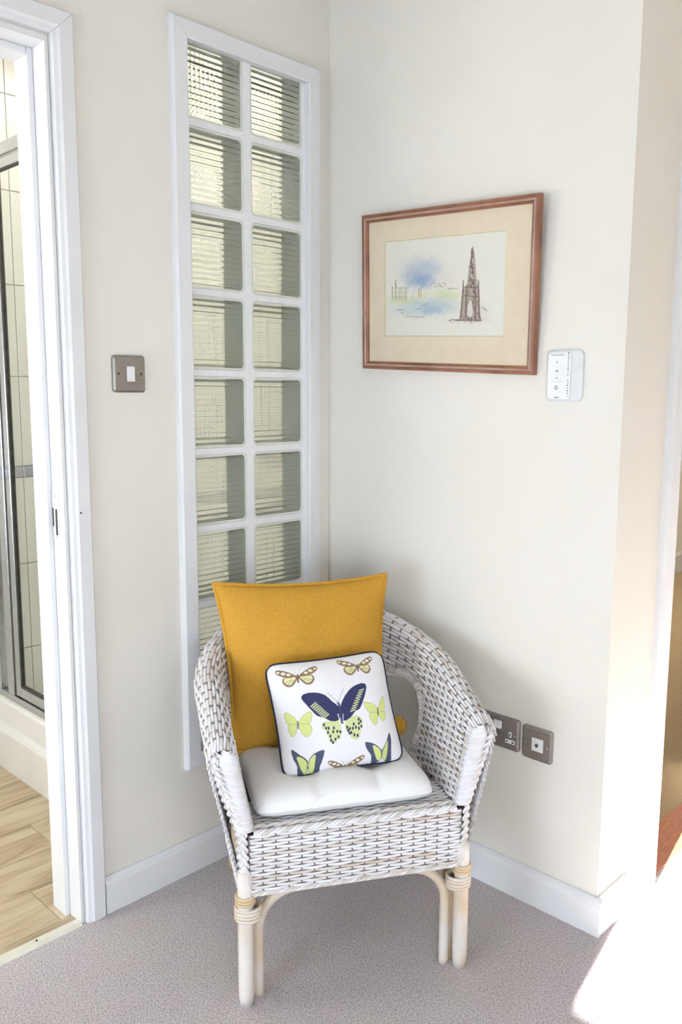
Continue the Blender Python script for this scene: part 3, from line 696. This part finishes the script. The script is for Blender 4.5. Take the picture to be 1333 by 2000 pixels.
# ------------------------------------------------------------------ wicker armchair
CH = (0.62, -0.53, 0.0); CRZ = math.atan2(0.412, 0.248)
chair = empty('wicker_armchair', CH, CRZ)
tag(chair, 'whitewashed wicker tub armchair with cane legs standing in the corner', 'armchair')
A0, V1, D0 = 0.224, 0.20, 0.475
th_ = np.linspace(0, PI/2, 200); ex = 2/2.3
right = np.concatenate([np.stack([np.full(60, A0), np.linspace(0, V1, 60, endpoint=False)], 1), np.stack([A0*np.cos(th_)**ex, V1+(D0-V1)*np.sin(th_)**ex], 1)])
full = np.concatenate([right, (right[::-1]*[-1, 1])[1:]])
cl = np.concatenate([[0], np.cumsum(np.linalg.norm(np.diff(full, axis=0), axis=1))]); LT = cl[-1]; LH = LT/2
def path(l):
    u = np.interp(l, cl, full[:, 0]); v = np.interp(l, cl, full[:, 1])
    e_ = 0.012; du = np.interp(np.clip(l+e_, 0, LT), cl, full[:, 0])-np.interp(np.clip(l-e_, 0, LT), cl, full[:, 0]); dv = np.interp(np.clip(l+e_, 0, LT), cl, full[:, 1])-np.interp(np.clip(l-e_, 0, LT), cl, full[:, 1])
    q = np.hypot(du, dv); return u, v, dv/q, -du/q           # outward normal
ZS, ZB = 0.385, 0.250
def hh(l):
    d = np.minimum(l, LT-l)
    h_ = np.interp(d, [0, 0.05, 0.12, 0.2, 0.3, 0.38, 0.46, 0.54, LH], [0.580, 0.586, 0.606, 0.630, 0.658, 0.683, 0.712, 0.732, 0.748])
    return h_ - 0.014*np.clip(1-d/0.03, 0, 1)**2
def lean(l): d = np.minimum(l, LT-l); return np.interp(d, [0, 0.2, LH], [0.030, 0.030, 0.045])
def TT(l): d = np.minimum(l, LT-l); return np.interp(d, [0, 0.25, 0.45, LH], [0.058, 0.060, 0.05, 0.042])
WB = 0.021
MS = 90
def profile(l):
    """arrays (w,z) sampled evenly in arc length, for an array l -> (len(l), MS, 2)"""
    l = np.atleast_1d(l); h_, ln, t_ = hh(l), lean(l), TT(l); out = np.zeros((len(l), MS, 2))
    for i in range(len(l)):
        a = np.linspace(PI, 0, 24)
        rz = 0.032
        pts = [(0, ZS)] + [(ln[i]+t_[i]/2+t_[i]/2*math.cos(q), h_[i]-rz+rz*math.sin(q)) for q in a] + [(WB, ZB)]
        pts = np.array(pts); c = np.concatenate([[0], np.cumsum(np.linalg.norm(np.diff(pts, axis=0), axis=1))])
        s = np.linspace(0, c[-1], MS); out[i, :, 0] = np.interp(s, c, pts[:, 0]); out[i, :, 1] = np.interp(s, c, pts[:, 1])
    return out
SPC = 0.027; NST = int(round(LT/SPC)); NL = NST*5+1
ls = np.linspace(0, LT, NL); PR = profile(ls); pu, pv, nu, nv_ = path(ls)
S3 = np.zeros((NL, MS, 3)); S3[..., 0] = pu[:, None]+nu[:, None]*PR[..., 0]; S3[..., 1] = pv[:, None]+nv_[:, None]*PR[..., 0]; S3[..., 2] = PR[..., 1]
TL_ = np.gradient(S3, axis=0); TS_ = np.gradient(S3, axis=1); SN = np.cross(TS_, TL_); SN /= np.linalg.norm(SN, axis=2)[..., None]+1e-9
# make normals point out of the panel (inner wall: towards the sitter)
if (SN[NL//2, 3] @ np.array([0, -1.0, 0])) < 0: SN = -SN
HC, HW, HT = 0.366, 0.110, 0.564
def in_hole(l, z, grow=0.0):
    d = np.minimum(l, LT-l); hw = HW+grow - 0.35*np.clip(0.46-z, 0, 1)*(d < HC)
    return (np.abs(d-HC)/hw)**2.4 + (np.clip(z-0.455, 0, 1)/(HT-0.455+grow))**2.4 < 1
def wtint(): 
    q = rng.random()
    return float(np.clip(rng.normal(0.74, 0.10), 0, 1)) if q < 0.80 else float(rng.uniform(0.30, 0.6))
shell = MB()
rows_n = 84
sidx = np.linspace(0.6, MS-1.6, rows_n)
ph = np.arange(NL)/5.0*PI
for k, si in enumerate(sidx):
    i0 = int(si); f_ = si-i0; P = S3[:, i0]*(1-f_)+S3[:, i0+1]*f_; N_ = SN[:, i0]
    off = (0.0017+rng.normal(0, 0.0003))*np.cos(ph+k*PI)+rng.normal(0, 0.0003, NL)
    Q = P+N_*off[:, None]; Q[:, 2] += 0.0007*np.sin(ls*rng.uniform(20, 60)+rng.uniform(0, 6))
    is_top = P[NL//2, 2] > 0.66
    hol = in_hole(ls, P[:, 2], 0.008) & (P[:, 2] < 0.60)
    runs = []; st = None
    for i in range(NL):
        if not hol[i] and st is None: st = i
        if (hol[i] or i == NL-1) and st is not None:
            if i-st > 4: runs.append((st, i+1 if not hol[i] else i))
            st = None
    # local row pitch sets strand width
    P2 = S3[:, min(i0+2, MS-1)]; pitch = np.linalg.norm(S3[:, min(i0+1, MS-1)]-S3[:, i0], axis=1)*(sidx[1]-sidx[0])
    for a, b in runs:
        # a strand is spliced every 25 to 40 cm
        c = a
        while c < b-4:
            d = min(b, c+rng.integers(45, 90)); 
            if b-d < 10: d = b
            shell.tube(Q[c:d], pitch[c:d]*0.50, 6, wtint(), nrm=N_[c:d], rn=0.0024, caps=False)
            c = d-1 if d < b else b
shell.build('tub_weave', M['wicker'], chair, smooth=True, kind='stuff')
st_ = MB()
for j in range(1, NST):
    i = min(int(round((j+0.0)*5)), NL-1)
    P = S3[i] - SN[i]*0.0002; hol = in_hole(np.full(MS, ls[i]), P[:, 2], 0.008) & (P[:, 2] < 0.60)
    a = 0
    while a < MS:
        if hol[a]: a += 1; continue
        b = a
        while b < MS and not hol[b]: b += 1
        if b-a > 3: st_.tube(P[a:b], 0.0026, 5, rng.random()*0.5, caps=False)
        a = b
st_.build('stakes', M['stake'], chair, smooth=True, kind='stuff')
# wrapped edge of the two side openings
def wall_pt(l, z, outer):
    u, v, a, b = path(np.array([l])); h_, ln, t_ = float(hh(np.array([l]))[0]), float(lean(np.array([l]))[0]), float(TT(np.array([l]))[0])
    zi = h_-0.032
    w_ = ln*(z-ZS)/(zi-ZS) if not outer else WB+(ln+t_-WB)*(z-ZB)/(zi-ZB)
    return np.array([u[0]+a[0]*w_, v[0]+b[0]*w_, z])
for side in (0, 1):
    wr = MB()
    per = []
    for zz in np.linspace(0.395, 0.455, 10, endpoint=False): per.append((HC-HW+0.35*(0.46-zz), zz))
    for a in np.linspace(PI, 0, 46):
        c, s = math.cos(a), math.sin(a); per.append((HC+HW*math.copysign(abs(c)**(2/2.4), c), 0.455+(HT-0.455)*abs(s)**(2/2.4)))
    for zz in np.linspace(0.455, 0.395, 10): per.append((HC+HW, zz))
    per = np.array(per)
    if side: per[:, 0] = LT-per[:, 0]
    PI3 = np.array([wall_pt(l, z, False) for l, z in per]); PO3 = np.array([wall_pt(l, z, True) for l, z in per])
    mid = (PI3+PO3)/2
    d = np.concatenate([[0], np.cumsum(np.linalg.norm(np.diff(mid, axis=0), axis=1))]); n_ = int(d[-1]/0.0056)
    tt = np.linspace(0, d[-1], n_)
    it = lambda Z: np.stack([np.interp(tt, d, Z[:, k]) for k in range(3)], 1)
    a_, b_ = it(PI3), it(PO3); m_ = (a_+b_)/2; tg = np.gradient(m_, axis=0); tg /= np.linalg.norm(tg, axis=1)[:, None]
    th2 = (b_-a_); hl = np.linalg.norm(th2, axis=1)/2; th2 /= (2*hl[:, None]); rad = np.cross(tg, th2)
    ang = np.linspace(0, 2*PI, 14, endpoint=False)
    for i in range(n_):
        jit = rng.normal(0, 0.0012)
        Pq = m_[i]+th2[i]*np.cos(ang)[:, None]*(hl[i]+0.004)+rad[i]*np.sin(ang)[:, None]*(0.014+jit)
        wr.tube(Pq, 0.0030, 5, float(np.clip(rng.normal(0.62, 0.16), 0.1, 1)), closed=True)
    wr.build('opening_binding', M['wicker'], chair, smooth=True, kind='stuff')

# generic flat weave patch
def weave(mb, Pf, width, nst, nrow, amp=0.0016, rn=0.0023, hpitch=None, N=None):
    """Pf(a,b)->xyz with a along strand, b across (0..1)."""
    n_ = nst*5+1; a = np.linspace(0, 1, n_)
    for k in range(nrow):
        b = (k+0.5)/nrow
        P = np.array([Pf(x, b) for x in a]); e_ = 1e-3
        P1 = np.array([Pf(x, b+e_) for x in a]); T = np.gradient(P, axis=0); S = P1-P; N_ = np.cross(T, S); N_ /= np.linalg.norm(N_, axis=1)[:, None]
        if N is not None: N_ = np.where((N_ @ np.asarray(N, float))[:, None] < 0, -N_, N_)
        Q = P+N_*(amp*np.cos(np.arange(n_)/5*PI+k*PI)+rng.normal(0, 0.0002, n_))[:, None]
        pt = np.linalg.norm(S, axis=1)/e_/nrow
        c = 0
        while c < n_-1:
            d = min(n_, c+int(rng.integers(35, 80)))
            if n_-d < 8: d = n_
            mb.tube(Q[c:d], pt[c:d]*0.5, 6, wtint(), nrm=N_[c:d], rn=rn, caps=True); c = d-1 if d < n_ else n_
ap = MB()
weave(ap, lambda a, b: np.array([-0.232+0.464*a, -0.008+0.006*math.sin(PI*b)*0, ZB+0.004+(0.126)*b]), 0.446, 17, 18, N=(0, -1, 0))
ap.build('apron_weave', M['wicker'], chair, smooth=True, kind='stuff')
sm = MB()
for j in range(18): u = -0.232+0.464*j/17; sm.tube([(u, -0.007, ZB), (u, -0.007, ZS-0.004)], 0.0026, 5, 0.3)
sm.box((-0.230, -0.003, ZB), (0.230, 0.012, ZS-0.008), 0.15)
sm.build('apron_stakes', M['stake'], chair, kind='stuff')
se = MB()
weave(se, lambda a, b: np.array([-0.222+0.444*a, 0.002+0.125*b, ZS-0.002]), 0.444, 17, 17, N=(0, 0, 1))
se.build('seat_weave', M['wicker'], chair, smooth=True, kind='stuff')
bd = MB(); bd.box((-0.218, 0.006, ZS-0.016), (0.218, 0.30, ZS-0.0055)); bd.box((-0.17, 0.30, ZS-0.016), (0.17, 0.43, ZS-0.0055)); bd.box((-0.218, 0.012, ZB+0.002), (0.218, 0.40, ZB+0.012))
bd.build('seat_base', M['stake'], chair)
# ropes and plaits
def rope(mb, P, rad, r, turns, n=2, tint=None, nrm=None, flat=1.0):
    P = np.asarray(P, float); m_ = len(P); T = np.gradient(P, axis=0); T /= np.linalg.norm(T, axis=1)[:, None]
    Nn = np.tile(np.asarray(nrm, float), (m_, 1)); Nn -= T*np.sum(Nn*T, 1)[:, None]; Nn /= np.linalg.norm(Nn, axis=1)[:, None]; Bn = np.cross(T, Nn)
    t = np.linspace(0, 1, m_)
    for k in range(n):
        a = 2*PI*turns*t+2*PI*k/n
        mb.tube(P+Bn*(rad*np.cos(a))[:, None]+Nn*(rad*flat*np.sin(a))[:, None], r, 6, wtint() if tint is None else tint)
def plait(mb, P, half, r, cycles, nrm, lift=0.003):
    P = np.asarray(P, float); m_ = len(P); T = np.gradient(P, axis=0); T /= np.linalg.norm(T, axis=1)[:, None]
    Nn = np.tile(np.asarray(nrm, float), (m_, 1)); Nn -= T*np.sum(Nn*T, 1)[:, None]; Nn /= np.linalg.norm(Nn, axis=1)[:, None]; Bn = np.cross(T, Nn)
    t = np.linspace(0, 1, m_)
    for k in range(3):
        for s_ in (-1, 1):      # doubled strands
            a = 2*PI*cycles*t+2*PI*k/3
            mb.tube(P+Bn*(half*np.sin(a)+s_*r*0.9)[:, None]+Nn*(lift*np.sin(2*a))[:, None], r, 6, wtint(), nrm=Nn, rn=r*0.8)
def res(P, n): 
    P = np.asarray(P, float); c = np.concatenate([[0], np.cumsum(np.linalg.norm(np.diff(P, axis=0), axis=1))]); s = np.linspace(0, c[-1], n); return np.stack([np.interp(s, c, P[:, k]) for k in range(3)], 1)
bo = MB()
rope(bo, res([(-0.228, -0.010, ZB+0.002), (0.228, -0.010, ZB+0.002)], 200), 0.0030, 0.0029, 12, 3, nrm=(0, 0, 1))
rope(bo, res([(-0.222, -0.006, ZS-0.001), (0.222, -0.006, ZS-0.001)], 200), 0.0034, 0.0032, 11, 3, nrm=(0, 0, 1))
rope(bo, res([(-0.222, 0.010, ZS+0.002), (0.222, 0.010, ZS+0.002)], 160), 0.0030, 0.0034, 8, 2, nrm=(0, 0, 1))
bo.build('edge_twists', M['wicker'], chair, smooth=True, kind='stuff')
# arm fronts: wrapped face and plaited outer edge
for s_ in (1, -1):
    af = MB(); h0 = float(hh(np.array([0.0]))[0]); ln0 = 0.030; t0 = 0.058; zi = h0-0.032
    nz_ = 36
    for k in range(nz_):
        z = ZS+0.004+(h0-0.004-ZS-0.004)*k/(nz_-1)
        if z <= zi: wi = ln0*(z-ZS)/(zi-ZS); wo = WB+(ln0+t0-WB)*(z-ZB)/(zi-ZB)
        else: c = math.sqrt(max(0, 1-((z-zi)/0.032)**2)); wi = ln0+t0/2-t0/2*c; wo = ln0+t0/2+t0/2*c
        a = np.linspace(0, 1, 9); wv = wi-0.003+(max(wo-0.020, wi+0.012)-wi+0.004)*a
        P = np.stack([s_*(A0+wv), 0.003-0.013*np.sin(PI*a)**0.6, np.full(9, z)+0.004*a], 1)
        af.tube(P, 0.0029, 6, float(np.clip(rng.normal(0.82, 0.07), 0, 1)))
    af.build('arm_front_wrap', M['wicker'], chair, smooth=True, kind='stuff')
    pt = MB()
    zz = np.linspace(h0-0.006, ZB-0.002, 50); uo = np.interp(zz, [0.25, 0.385, 0.41, 0.535, 0.552, h0], [0.241, 0.248, 0.257, 0.302, 0.303, 0.290])
    P = res(np.stack([s_*uo, np.interp(zz, [0.25, ZS, h0-0.03, h0], [-0.004, -0.001, 0.002, 0.014]), zz], 1), 260)
    plait(pt, P, 0.0090, 0.0038, 6.5, (s_*0.75, -0.66, 0))
    pt.build('arm_edge_plait', M['wicker'], chair, smooth=True, kind='stuff')
# bottom rim of the tub outside
rm = MB(); li = np.linspace(0.0, LT, 400); u, v, a, b = path(li)
rope(rm, np.stack([u+a*(WB+0.002), v+b*(WB+0.002), np.full(400, ZB)], 1), 0.0045, 0.0036, 42, 3, nrm=(0, 0, 1))
rm.build('rim_twist', M['wicker'], chair, smooth=True, kind='stuff')
# legs
def cane(P, r, name, t=0.6, n=16):
    mb = MB(); P = np.asarray(P, float); mb.tube(P, r, n, t)
    return mb.build(name, M['cane'], chair, smooth=True, bevel=0)
LEG = 0.0165
for s_ in (-1, 1):
    cane(res([(s_*0.2405, 0.0, 0.0), (s_*0.2405, 0.0, 0.30)], 14), [LEG*0.86]+[LEG]*13, 'leg', 0.55+0.12*(s_ < 0))
    bn = MB()
    for k in range(4):
        z = 0.196+0.0075*k; cx = s_*0.2345
        an = np.linspace(0, 2*PI, 26, endpoint=False)
        bn.tube(np.stack([cx+0.0255*np.cos(an), 0.004+0.0205*np.sin(an), z+0.0012*np.sin(an)], 1), 0.0040, 6, 0.45+0.1*rng.random(), closed=True)
    for k in range(3):
        z = 0.232+0.0068*k; an = np.linspace(0, 2*PI, 22, endpoint=False)
        bn.tube(np.stack([s_*0.2405+0.0185*np.cos(an), 0.0185*np.sin(an), np.full(22, z)], 1), 0.0036, 6, 0.2+0.1*rng.random(), closed=True)
    bn.build('leg_binding', M['cane'], chair, smooth=True)
    cane(res([(s_*0.20, 0.515, 0.0), (s_*0.185, 0.485, 0.26)], 8), LEG*0.95, 'leg', 0.3)
def arch(p0, p1, ztop, rc_):
    d = (np.array(p1)-np.array(p0)); L_ = np.linalg.norm(d); d = d/L_; pts = [np.array(p0)+[0, 0, 0.0], np.array(p0)+[0, 0, ztop-rc_]]
    for a in np.linspace(0, PI/2, 12)[1:]: pts.append(np.array(p0)+d*rc_*(1-math.cos(a))+np.array([0, 0, ztop-rc_+rc_*math.sin(a)]))
    for a in np.linspace(PI/2, 0, 12): pts.append(np.array(p1)-d*rc_*(1-math.cos(a))+np.array([0, 0, ztop-rc_+rc_*math.sin(a)]))
    pts.append(np.array(p1)*1.0); return res(pts, 80)
cane(arch((-0.211, 0.022, 0.0), (0.211, 0.022, 0.0), 0.238, 0.085), 0.0112, 'bent_cane_brace', 0.5, 14)
for s_ in (-1, 1): cane(arch((s_*0.226, 0.034, 0.0), (s_*0.196, 0.48, 0.0), 0.236, 0.085), 0.0105, 'side_brace', 0.3, 12)

# ------------------------------------------------------------------ cushions
def to_world(u, v, z):
    c, s = math.cos(CRZ), math.sin(CRZ); return (CH[0]+u*c-v*s, CH[1]+u*s+v*c, z)
def pillow_grid(N, W_, H_, T_, pinch, taper=0.0, shear=0.0, p=2.2, q=0.42, corner=0.0, wrk=0.0, seed=0):
    """returns fn(a,b,side)->xyz; X right, -Y front, Z up, origin at bottom centre"""
    def fn(a, b, side):
        cx = a*(1-pinch*(1-b*b)*np.abs(a)**3)*(1-corner*(a*a*b*b)**5)
        cz = b*(1-pinch*(1-a*a)*np.abs(b)**3)*(1-corner*(a*a*b*b)**5)
        x = cx*W_/2*(1+taper*cz); z = (cz+1)*H_/2; x = x-shear*(z-H_/2)
        f = ((1-np.abs(a)**p).clip(0)**q)*((1-np.abs(b)**p).clip(0)**q)
        y = -side*T_/2*f
        if wrk: y = y + wrk*f*(np.sin(5.1*a+3.3*b+seed)*np.cos(4.2*b-2.0*a+seed)+0.5*np.sin(9*a-7*b+2*seed))
        return np.stack([x, y, z], -1)
    g = np.linspace(-1, 1, N); A_, B_ = np.meshgrid(g, g)
    return fn, A_, B_
def pillow_mesh(name, mat, N, fn, A_, B_, colors=None):
    Fg, Bg = fn(A_, B_, 1.0), fn(A_, B_, -1.0)
    mb = MB(); mb.grid(Fg, flip=True); mb.grid(Bg[::4, ::4] if N > 120 else Bg)
    o = mb.build(name, mat, smooth=True)
    if colors is not None:
        nb = sum(len(v) for v in mb.v)-N*N
        cc = np.concatenate([lin(np.clip(colors, 0, 255)).reshape(-1, 3), np.tile(lin((236, 233, 230)), (nb, 1))])
        ca = o.data.color_attributes.new('print', 'FLOAT_COLOR', 'POINT'); ca.data.foreach_set('color', np.concatenate([cc, np.ones((len(cc), 1))], 1).astype(np.float32).ravel())
    return o
# --- seat pad
N = 90; g = np.linspace(-1, 1, N); A_, B_ = np.meshgrid(g, g)
PWd, PD, PT = 0.405, 0.405, 0.056
def pad(side):
    rr_ = (A_**2*B_**2)**4
    x = A_*PWd/2*(1-0.05*rr_)*(1-0.012*(1-B_**2)); y = B_*PD/2*(1-0.05*rr_)*(1-0.012*(1-A_**2))
    f = ((1-np.abs(A_)**7).clip(0)**0.45)*((1-np.abs(B_)**7).clip(0)**0.45)
    dm = np.zeros_like(A_)
    for (p_, q_, s_) in [(-.42, -.42, 1), (.42, -.42, 1), (-.42, .42, 1), (.42, .42, 1), (0, 0, 1)]:
        dm += s_*np.exp(-(((A_-p_)**2+(B_-q_)**2)/0.035))
    for (p_, q_) in [(-0.30, -1.0), (0.36, -1.0)]: dm += 0.5*np.exp(-(((A_-p_)/0.07)**2+((B_-q_)/0.5)**2))
    hgt = f*(1-0.24/(1+np.exp(-(B_-0.18)/0.10)))*(1-0.42*np.clip(dm, 0, 1.2))+0.03*f*np.sin(7*A_+2)*np.sin(6*B_)
    z = PT*0.30+np.where(side > 0, PT*0.74*hgt, -PT*0.30*np.minimum(1, f*1.4))
    return np.stack([x, y, z], -1)
mb = MB(); mb.grid(pad(1.0)); mb.grid(pad(-1.0), flip=True)
padr = mb.build('seat_cushion', M['linen'], smooth=True); padr.location = to_world(-0.013, 0.022+PD/2, ZS+0.0045); padr.rotation_euler = (0, 0, CRZ)
tag(padr, 'flat white tufted seat cushion lying on the wicker armchair', 'cushion')
tf = MB()
for (p_, q_) in [(-.42, -.42), (.42, -.42), (0, 0), (-.42, .42), (.42, .42)]:
    x, y = p_*PWd/2, q_*PD/2; tf.tube([(x-0.004, y, PT*0.80), (x+0.004, y, PT*0.80)], 0.0012, 6)
tf.build('tuft_stitches', M['linen'], padr, kind='stuff')
tie = MB(); t = np.linspace(0, 1, 14)
Pt = np.stack([-PWd/2+0.004-0.010*t, 0.085-0.055*t+0*t, 0.020+0.018*np.sin(PI*t)], 1); tie.tube(Pt, 0.013, 8, nrm=np.tile([1.0, 0, 0.3], (14, 1)), rn=0.0014)
tie.build('tie_strap', M['linen'], padr, smooth=True)
# --- mustard cushion
N = 110
fn, A_, B_ = pillow_grid(N, 0.407, 0.402, 0.135, 0.080, taper=0.07, p=2.0, q=0.52, wrk=0.0035, seed=1.3)
yc = pillow_mesh('mustard_cushion', M['yellow'], N, fn, A_, B_)
yc.location = to_world(-0.034, 0.292, 0.428); yc.rotation_euler = (-math.radians(15.5), 0, CRZ)
tag(yc, 'large plain mustard yellow cushion propped against the chair back', 'cushion')
# knife-edge seam all round
eg = np.linspace(-1, 1, 60); ring_ = np.concatenate([np.stack([eg, -np.ones(60)], 1), np.stack([np.ones(60), eg], 1)[1:], np.stack([eg[::-1], np.ones(60)], 1)[1:], np.stack([-np.ones(60), eg[::-1]], 1)[1:-1]])
P = fn(ring_[:, 0], ring_[:, 1], 1.0); cen = np.array([0, 0, 0.2125]); nr = P-cen; nr[:, 1] = 0; nr /= np.linalg.norm(nr, axis=1)[:, None]
mb = MB(); mb.tube(P+nr*0.002, 0.0018, 6, closed=True, nrm=nr, rn=0.006); mb.build('seam_flange', M['yellow'], yc, smooth=True)
# gathered fabric knot poking out at the lower right corner
mb = MB(); na, nb_ = 40, 40; a = np.linspace(0, 2*PI, na); b = np.linspace(0.02, PI-0.02, nb_); AA, BB = np.meshgrid(a, b)
rr_ = 1+0.10*np.sin(9*BB+2*np.sin(AA))*np.sin(BB)+0.06*np.sin(5*AA+3*BB)
G = np.stack([0.020*rr_*np.cos(BB), 0.017*rr_*np.sin(BB)*np.cos(AA), 0.023*rr_*np.sin(BB)*np.sin(AA)], -1)+np.array([0.219, -0.014, 0.026])
mb.grid(G); mb.build('corner_gather', M['yellow'], yc, smooth=True)
# --- butterfly cushion
N = 300
fn, A_, B_ = pillow_grid(N, 0.284, 0.256, 0.105, 0.05, p=2.2, q=0.5, corner=0.09, shear=0.05, wrk=0.0015, seed=0.4)
X, Y = bil((A_+1)/2, 1-(B_+1)/2, np.array((112, 205.)), np.array((1036, 108.)), np.array((1205, 905.)), np.array((236, 1058.)))
pt = Paint(X, Y, (245, 243, 246))
NAVY, LIME, BRN, CRM, GRY = (64, 66, 104), (216, 224, 168), (146, 118, 100), (238, 236, 206), (110, 112, 104)
def tan_fly(c, s, tl, tr, low=True):
    c = np.array(c, float)
    def W(tip, sg):
        tip = np.array(tip, float); d = tip-c; n_ = np.array([-d[1], d[0]])*sg/np.linalg.norm(d)
        up = [c+n_*2, c+d*0.35-n_*16*s, c+d*0.75-n_*22*s, tip-n_*14*s, tip+n_*12*s, c+d*0.8+n_*26*s, c+d*0.45+n_*30*s, c+n_*12*s]
        pt.poly(spl(up), BRN, .95)
        for f_, r_ in ((0.90, 11), (0.66, 15), (0.42, 13)):
            o_ = c+d*f_+n_*2*s; q = [(o_+np.array((math.cos(k), math.sin(k)))*r_*s*np.array((1.25, .85))) for k in np.linspace(0, 2*PI, 10)[:-1]]; pt.poly(q, CRM)
        if low:
            lo_ = [c+n_*6*s, c+d*0.35+n_*24*s, c+d*0.62+n_*40*s, c+d*0.60+n_*78*s, c+d*0.35+n_*98*s, c+d*0.12+n_*76*s]
            pt.poly(spl(lo_), BRN, .95); mid_ = np.mean(lo_, 0); pt.poly(spl([mid_+(np.array(k)-mid_)*0.76-n_*5*s for k in lo_]), (232, 232, 176)); 
            for f_ in (0.2, 0.35, 0.5): pt.line(c+d*f_*0.5+n_*35*s, c+d*f_*1.05+n_*(82-30*abs(f_-.3))*s, 2.2, BRN, .8)
    W(tl, -1); W(tr, 1); pt.line(c+(0, -12), c+(0, 46*s), 5*s+1, (120, 96, 84)); pt.line(c, c+(-34*s, -58*s), 1.2, BRN, .5); pt.line(c, c+(22*s, -62*s), 1.2, BRN, .5)
tan_fly((352, 305), 1.0, (192, 265), (498, 235)); tan_fly((816, 232), 0.92, (660, 190), (938, 168)); tan_fly((712, 975), 0.85, (572, 938), (852, 892), True)
def lime_fly(L, R, LL, LR, c):
    for w_ in (L, R, LL, LR): pt.poly(spl(w_), (222, 230, 150)); pt.outline(spl(w_), 1.4, (160, 164, 130), .8)
    pt.line(c, (c[0]+2, c[1]+50), 5, GRY)
lime_fly([(330, 640), (300, 600), (240, 575), (238, 620), (262, 660), (325, 668)], [(345, 640), (380, 595), (425, 570), (442, 590), (425, 650), (350, 668)], [(322, 660), (265, 668), (262, 700), (285, 745), (308, 742), (325, 700)], [(350, 660), (420, 660), (440, 700), (420, 740), (390, 748), (352, 700)], (335, 640))
lime_fly([(960, 550), (920, 515), (850, 505), (855, 540), (890, 575), (955, 575)], [(970, 550), (985, 500), (1012, 462), (1030, 480), (1025, 560), (975, 580)], [(955, 575), (895, 580), (890, 610), (930, 662), (948, 655), (960, 610)], [(975, 575), (1028, 565), (1034, 600), (1015, 636), (1000, 630), (972, 600)], (963, 545))
# the big navy one
for w_ in ([(650, 600), (600, 635), (525, 650), (515, 690), (545, 705), (560, 750), (590, 800), (615, 795), (635, 770), (658, 760), (664, 700)], [(700, 640), (760, 600), (815, 610), (830, 650), (815, 700), (805, 755), (775, 768), (740, 755), (720, 720), (695, 700)]):
    pt.poly(spl(w_), LIME)
rs = np.random.default_rng(5)
for (x, y) in [(530, 665), (545, 690), (565, 690), (560, 720), (580, 745), (600, 790), (600, 715), (606, 688), (632, 712), (640, 750), (618, 768), (585, 775), (655, 715), (708, 682), (728, 692), (752, 690), (776, 682), (800, 655), (815, 640), (820, 675), (800, 690), (740, 720), (765, 735), (790, 740), (725, 725), (760, 660), (800, 625), (715, 705)]:
    pt.mask((((X-x)/8.)**2+((Y-y)/12.)**2) < 1, (70, 78, 96))
lw = [(650, 545), (600, 500), (540, 450), (470, 432), (395, 440), (368, 470), (400, 515), (440, 560), (480, 600), (530, 615), (590, 640), (650, 625)]
rw = [(660, 540), (690, 470), (740, 410), (800, 375), (855, 368), (872, 395), (850, 470), (815, 545), (775, 570), (740, 610), (690, 638), (660, 620)]
pt.poly(spl(lw), NAVY); pt.poly(spl(rw), NAVY)
for i in range(9):
    t = i/8; p0 = np.array((452, 508))*(1-t)+np.array((545, 592))*t; pt.line(p0+(-14, 26), p0+(22, -2), 4.2, LIME)
    p0 = np.array((838, 408))*(1-t)+np.array((765, 555))*t; pt.line(p0+(-26, 14), p0+(10, 2), 4.2, LIME)
pt.line((650, 520), (672, 650), 9, (70, 72, 112)); pt.line((640, 505), (565, 435), 1.6, GRY, .8); pt.line((645, 500), (690, 405), 1.6, GRY, .8); pt.blob((643, 512), 10, 10, (90, 92, 130), .9)
pt.line((640, 590), (655, 660), 4, (240, 240, 240), .8); pt.line((680, 590), (676, 650), 3, (240, 240, 240), .8)
def navy_fly(ow, iw, c):
    for w_ in ow: pt.poly(spl(w_), (86, 92, 118)); 
    for w_ in iw: pt.poly(spl(w_), (218, 230, 150)); pt.outline(spl(w_), 1.3, (110, 116, 100), .7)
    pt.line(c, (c[0]+6, c[1]+70), 4, GRY)
navy_fly([[(405, 920), (350, 880), (285, 842), (300, 910), (330, 960), (340, 1030), (370, 1060), (405, 1050), (412, 990)], [(420, 920), (460, 870), (520, 845), (536, 860), (520, 930), (508, 980), (515, 1035), (470, 1040), (425, 1000)]],
         [[(402, 930), (365, 900), (325, 895), (345, 950), (370, 1000), (405, 1035), (412, 980)], [(422, 930), (445, 890), (470, 880), (468, 940), (465, 1000), (448, 1040), (425, 1000)]], (408, 925))
navy_fly([[(985, 840), (930, 800), (855, 788), (870, 840), (905, 880), (925, 945), (970, 940), (995, 890)], [(1000, 840), (1030, 780), (1058, 718), (1076, 750), (1078, 850), (1085, 920), (1045, 930), (1005, 890)]],
         [[(985, 850), (945, 815), (915, 812), (935, 870), (965, 920), (996, 905)], [(1003, 850), (1025, 800), (1045, 770), (1044, 850), (1035, 915), (1008, 900)]], (992, 835))
bc = pillow_mesh('butterfly_cushion', M['print'], N, fn, A_, B_, pt.C + rs.normal(0, 1.5, pt.C.shape))
bc.location = to_world(-0.001, 0.122, 0.435); bc.rotation_euler = (-math.radians(25), math.radians(-3.0), CRZ)
tag(bc, 'small white cushion printed with butterflies and edged in navy piping', 'cushion')
P = fn(ring_[:, 0], ring_[:, 1], 1.0); mb = MB(); mb.tube(P, 0.0036, 8, closed=True); mb.build('piping', M['navy'], bc, smooth=True)
